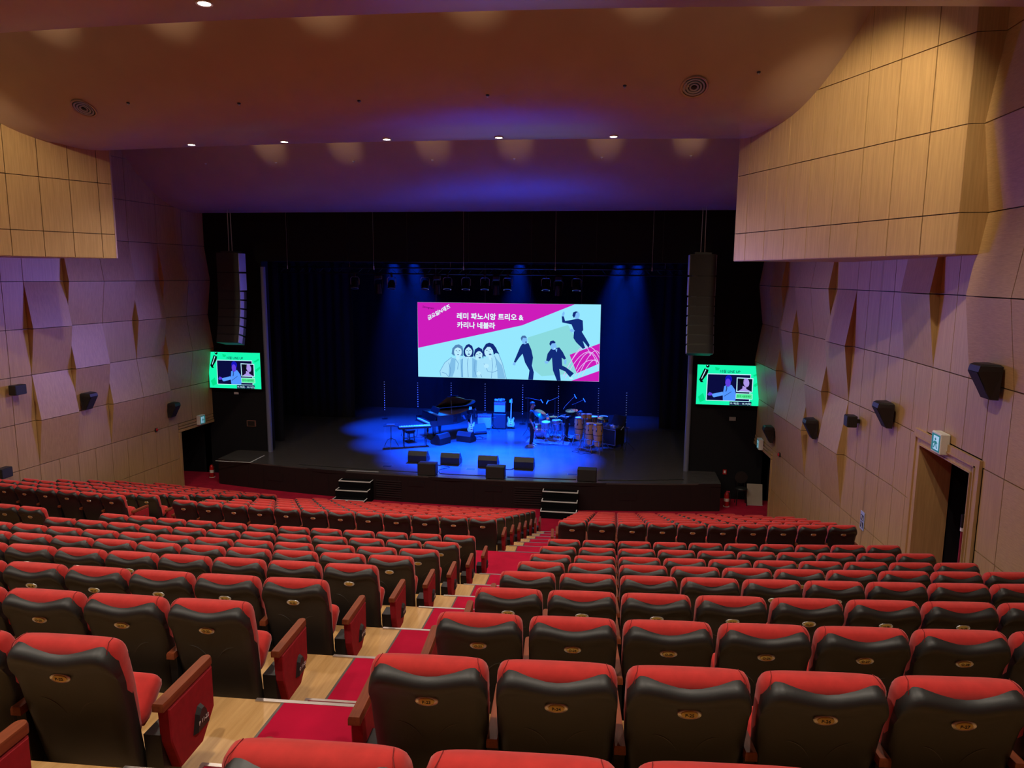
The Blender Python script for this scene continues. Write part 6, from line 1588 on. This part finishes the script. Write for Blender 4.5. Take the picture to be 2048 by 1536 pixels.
def main_screen():
    r = empty('main_screen', MAIN_C); tag(r, 'wide main screen showing a magenta concert title with performers', 'screen')
    MB().box(-MAIN_W/2, MAIN_W/2, -.055, .05, -MAIN_H/2, MAIN_H/2).build('screen_panel', emis('screen_cyan', srgb(150, 232, 255), SCREEN_E), r)
    MB().box(-MAIN_W/2 - .01, MAIN_W/2 + .01, -.05, .06, -MAIN_H/2 - .01, MAIN_H/2 + .01).build('screen_back', M_FRAME, r)
    for x in (-3.2, -1, 1, 3.2): MB().cyl((x, .03, MAIN_H/2), (x, .03, 9.6 - MAIN_C[2]), .012, 6).build('hanger', M_STEEL, r)
    art(r, MAIN_ART, SM)
    white = emis('screen_white', srgb(225, 252, 255), SCREEN_E)
    screen_text(r, '레미 파노시앙 트리오 &', -.765, 1.07, 2.95, white, .03, 2, -.3)
    screen_text(r, '카리나 네블라', -1.385, .684, 1.70, white, .03, 2, -.3)
    screen_text(r, '금요일N재즈', -3.055, 1.235, 1.15, white, .03, 2, 29, .25)
    screen_text(r, 'Seongnam', -3.53, 1.42, .52, SM['navyd'], .0, 2, -8)
main_screen()
def side_screen(c, label):
    r = empty('side_screen', c); tag(r, label, 'screen', 'green side screens on the proscenium')
    MB().box(-SIDE_W/2, SIDE_W/2, -.058, .04, -SIDE_H/2, SIDE_H/2).build('screen_panel', emis('screen_green', srgb(22, 250, 178), LED_E), r)
    MB().box(-SIDE_W/2 - .02, SIDE_W/2 + .02, -.05, .07, -SIDE_H/2 - .02, SIDE_H/2 + .02).build('screen_case', M_FRAME, r)
    MB().box(-.3, .3, .07, .13, -.2, .2).build('wall_mount', M_FRAME, r)
    art(r, SIDE_ART, SM2)
    ink = SM2['navyd']
    screen_text(r, '10월 LINE UP', .04, .453, .625, ink, .01, 4, -.5)
    screen_text(r, '창극 <살로메>', .504, -.345, .43, emis('side_ink_green', srgb(10, 95, 45), LED_E), .01, 9, -.5)
    screen_text(r, '10.18(금) - 10.19(토)', .414, -.593, .66, SM2['pale'], .01, 8, -.5)
side_screen(SIDE_R, 'green line-up screen on the right proscenium pier')
side_screen(SIDE_L, 'green line-up screen on the left proscenium pier')
# ================================================================== lamps
def downlight(name, pos, label, watts, col, target=None, angle=110, group=None, size=.07):
    r = empty(name, pos)
    tag(r, label, 'light', group)
    MB().lathe([(.075, .05), (.075, -.012), (.10, -.016), (.10, .0)], n=20, cap=False).build('trim_ring', M_WHITEP, r, 40)
    MB().lathe([(.0, -.004), (.07, -.004), (.07, .01), (.0, .01)], n=20).build('lamp_glass', M_LENS, r)
    t = target or (pos[0], pos[1], 0)
    spot('lamp', (pos[0], pos[1], pos[2] - .03), t, watts, col, angle, .7, size)
    return r
for i, x in enumerate((-4.42, -2.1, .29, 2.76, 5.19)):
    p = ceil_pt(1, x, .55)
    downlight('downlight', p, '%s from left of the lit downlights along the ceiling lip' % ORD[i+1], EDGE_W, HOUSE_COL, None, 140, 'downlights on the ceiling lip')
for ci, d, xs in ((2, .7, (-6.5, -3.0, .4, 3.8, 7.2)), (3, .8, (-6.5, -3.0, .4, 3.8, 7.2))):
    for i, x in enumerate(xs):
        p = ceil_pt(ci, x, d)
        downlight('downlight', p, '%s from left of the downlights %s' % (ORD[i+1], 'in the ceiling above the middle seats' if ci == 2 else 'in the ceiling above the camera'), HOUSE_W, HOUSE_COL, None, 130, 'downlights above the rear seats')
# small floods standing in the slots behind the ceiling lips
def flood(ci, x, tgt, label, watts, angle):
    p = ceil_pt(ci, x, -.30); pos = (p[0], p[1], p[2] + .62)
    r = empty('slot_flood', pos); tag(r, label, 'light', 'floods hidden in the ceiling slots')
    MB().box(-.09, .09, -.28, .04, -.08, .08).build('housing', M_FRAME, r)
    MB().box(-.12, .12, -.30, -.27, -.52, .08).build('bracket', M_FRAME, r)
    MB().box(-.07, .07, .04, .046, -.06, .06).build('lamp_glass', M_LENS, r)
    spot('lamp', (pos[0], pos[1] + .06, pos[2]), tgt, watts, SLOT_COL, angle, .9, .06)
for i, x in enumerate((-4.73, -2.45, .11, 2.44, 4.90, 7.14)):
    flood(1, x, (x, 19.9, 7.3 + 3.72), '%s flood from the left in the slot above the ceiling lip' % ORD[i+1], SLOT_W*1.3, 20)
for i, x in enumerate((-5.1, -2.63, .22, 2.89, 5.7, 7.9)):
    flood(2, x, (x, 12.85, 7.3 + 4.92), '%s flood from the left in the slot nearest the camera' % ORD[i+1], SLOT_W*1.2, 30)
# wall washers
for x, y, tx, ty, tz, lb in ((7.6, 9.9, 9.4, 13.4, 8.6, 'right'), (-7.0, 9.9, -8.8, 13.4, 8.6, 'left')):
    r = empty('wall_washer', (x, y, 11.5)); tag(r, 'wall washer in the ceiling slot aimed at the %s soffit' % lb, 'light', 'wall washers in the slot')
    MB().box(-.12, .12, -.12, .12, -.1, .1).build('housing', M_FRAME, r)
    MB().box(-.09, .09, .12, .125, -.08, .08).build('lamp_glass', M_LENS, r)
    spot('lamp', (x, y + .14, 11.45), (tx, ty, tz), BOX_W, SLOT_COL, 75, .6, .08)
# stage cans
for i, x in enumerate(PARX):
    spot('stage_lamp', (x, 26.85, 6.75), (.9 + (x - .7)*.85, (28.9, 26.4, 28.9, 24.8, 28.6, 24.7, 28.9, 24.9, 28.0)[i], .9), BLUE_W*(2.6 if i in (3, 5, 7) else 1.0), BLUE_COL, 46, .9, .1)

for x, t in ((-3.85, (10.5, 12.5, 6.4)), (-1.52, (10.4, 17.0, 5.6)), (.77, (-9.6, 17.0, 5.6)), (3.13, (-9.7, 15.0, 5.4))):  # added violet spots, in place of the screen's glow on the side walls
    spot('stage_lamp', (x, 26.85, 6.55), t, VIOLET_W, VIOLET_COL, 42, 1.0, .15)
# haze hanging over the stage
if HAZE:
    m = bpy.data.materials.new('stage_haze'); m.use_nodes = True
    N = m.node_tree.nodes; N.clear(); out = N.new('ShaderNodeOutputMaterial'); vs = N.new('ShaderNodeVolumeScatter')
    vs.inputs['Color'].default_value = (.8, .88, 1, 1); vs.inputs['Density'].default_value = HAZE; vs.inputs['Anisotropy'].default_value = .2
    m.node_tree.links.new(vs.outputs[0], out.inputs['Volume'])
    o = MB().box(-8.8, 9.4, 31.2, 33.25, .93, 8.6).build('stage_haze', m); tag(o, 'faint blue haze before the backdrop behind the main screen', 'haze', None, 'stuff')
    for i, (x, tx) in enumerate(((-4.9, -4.2), (-4.0, -2.6), (1.0, .6), (5.4, 4.6), (6.2, 5.2))):  # unseen cans added to make the blue beams in the haze
        r = empty('upstage_spotlight', (x, 32.0, 8.35)); tag(r, '%s from left of the blue cans hung behind the screen' % ORD[i+1], 'light', 'blue cans behind the screen')
        MB().lathe([(.03, .30), (.09, .28), (.13, .1), (.13, .0), (.12, .0), (.12, .03)], n=18, cap=False).build('can', M_BLACKMET, r, 40)
        MB().lathe([(.0, .03), (.12, .03), (.12, .04), (.0, .04)], n=16).build('lens', M_BLUELENS, r)
        MB().cyl((0, 0, .28), (0, 0, 2.6), .012, 6).build('drop_rod', M_BLACKMET, r)
        spot('stage_lamp', (x, 32.0, 8.33), (tx, 32.2, .9), BACK_W, BLUE_COL, 44, 1.0, .1)
bpy.data.scenes.remove(TMP)
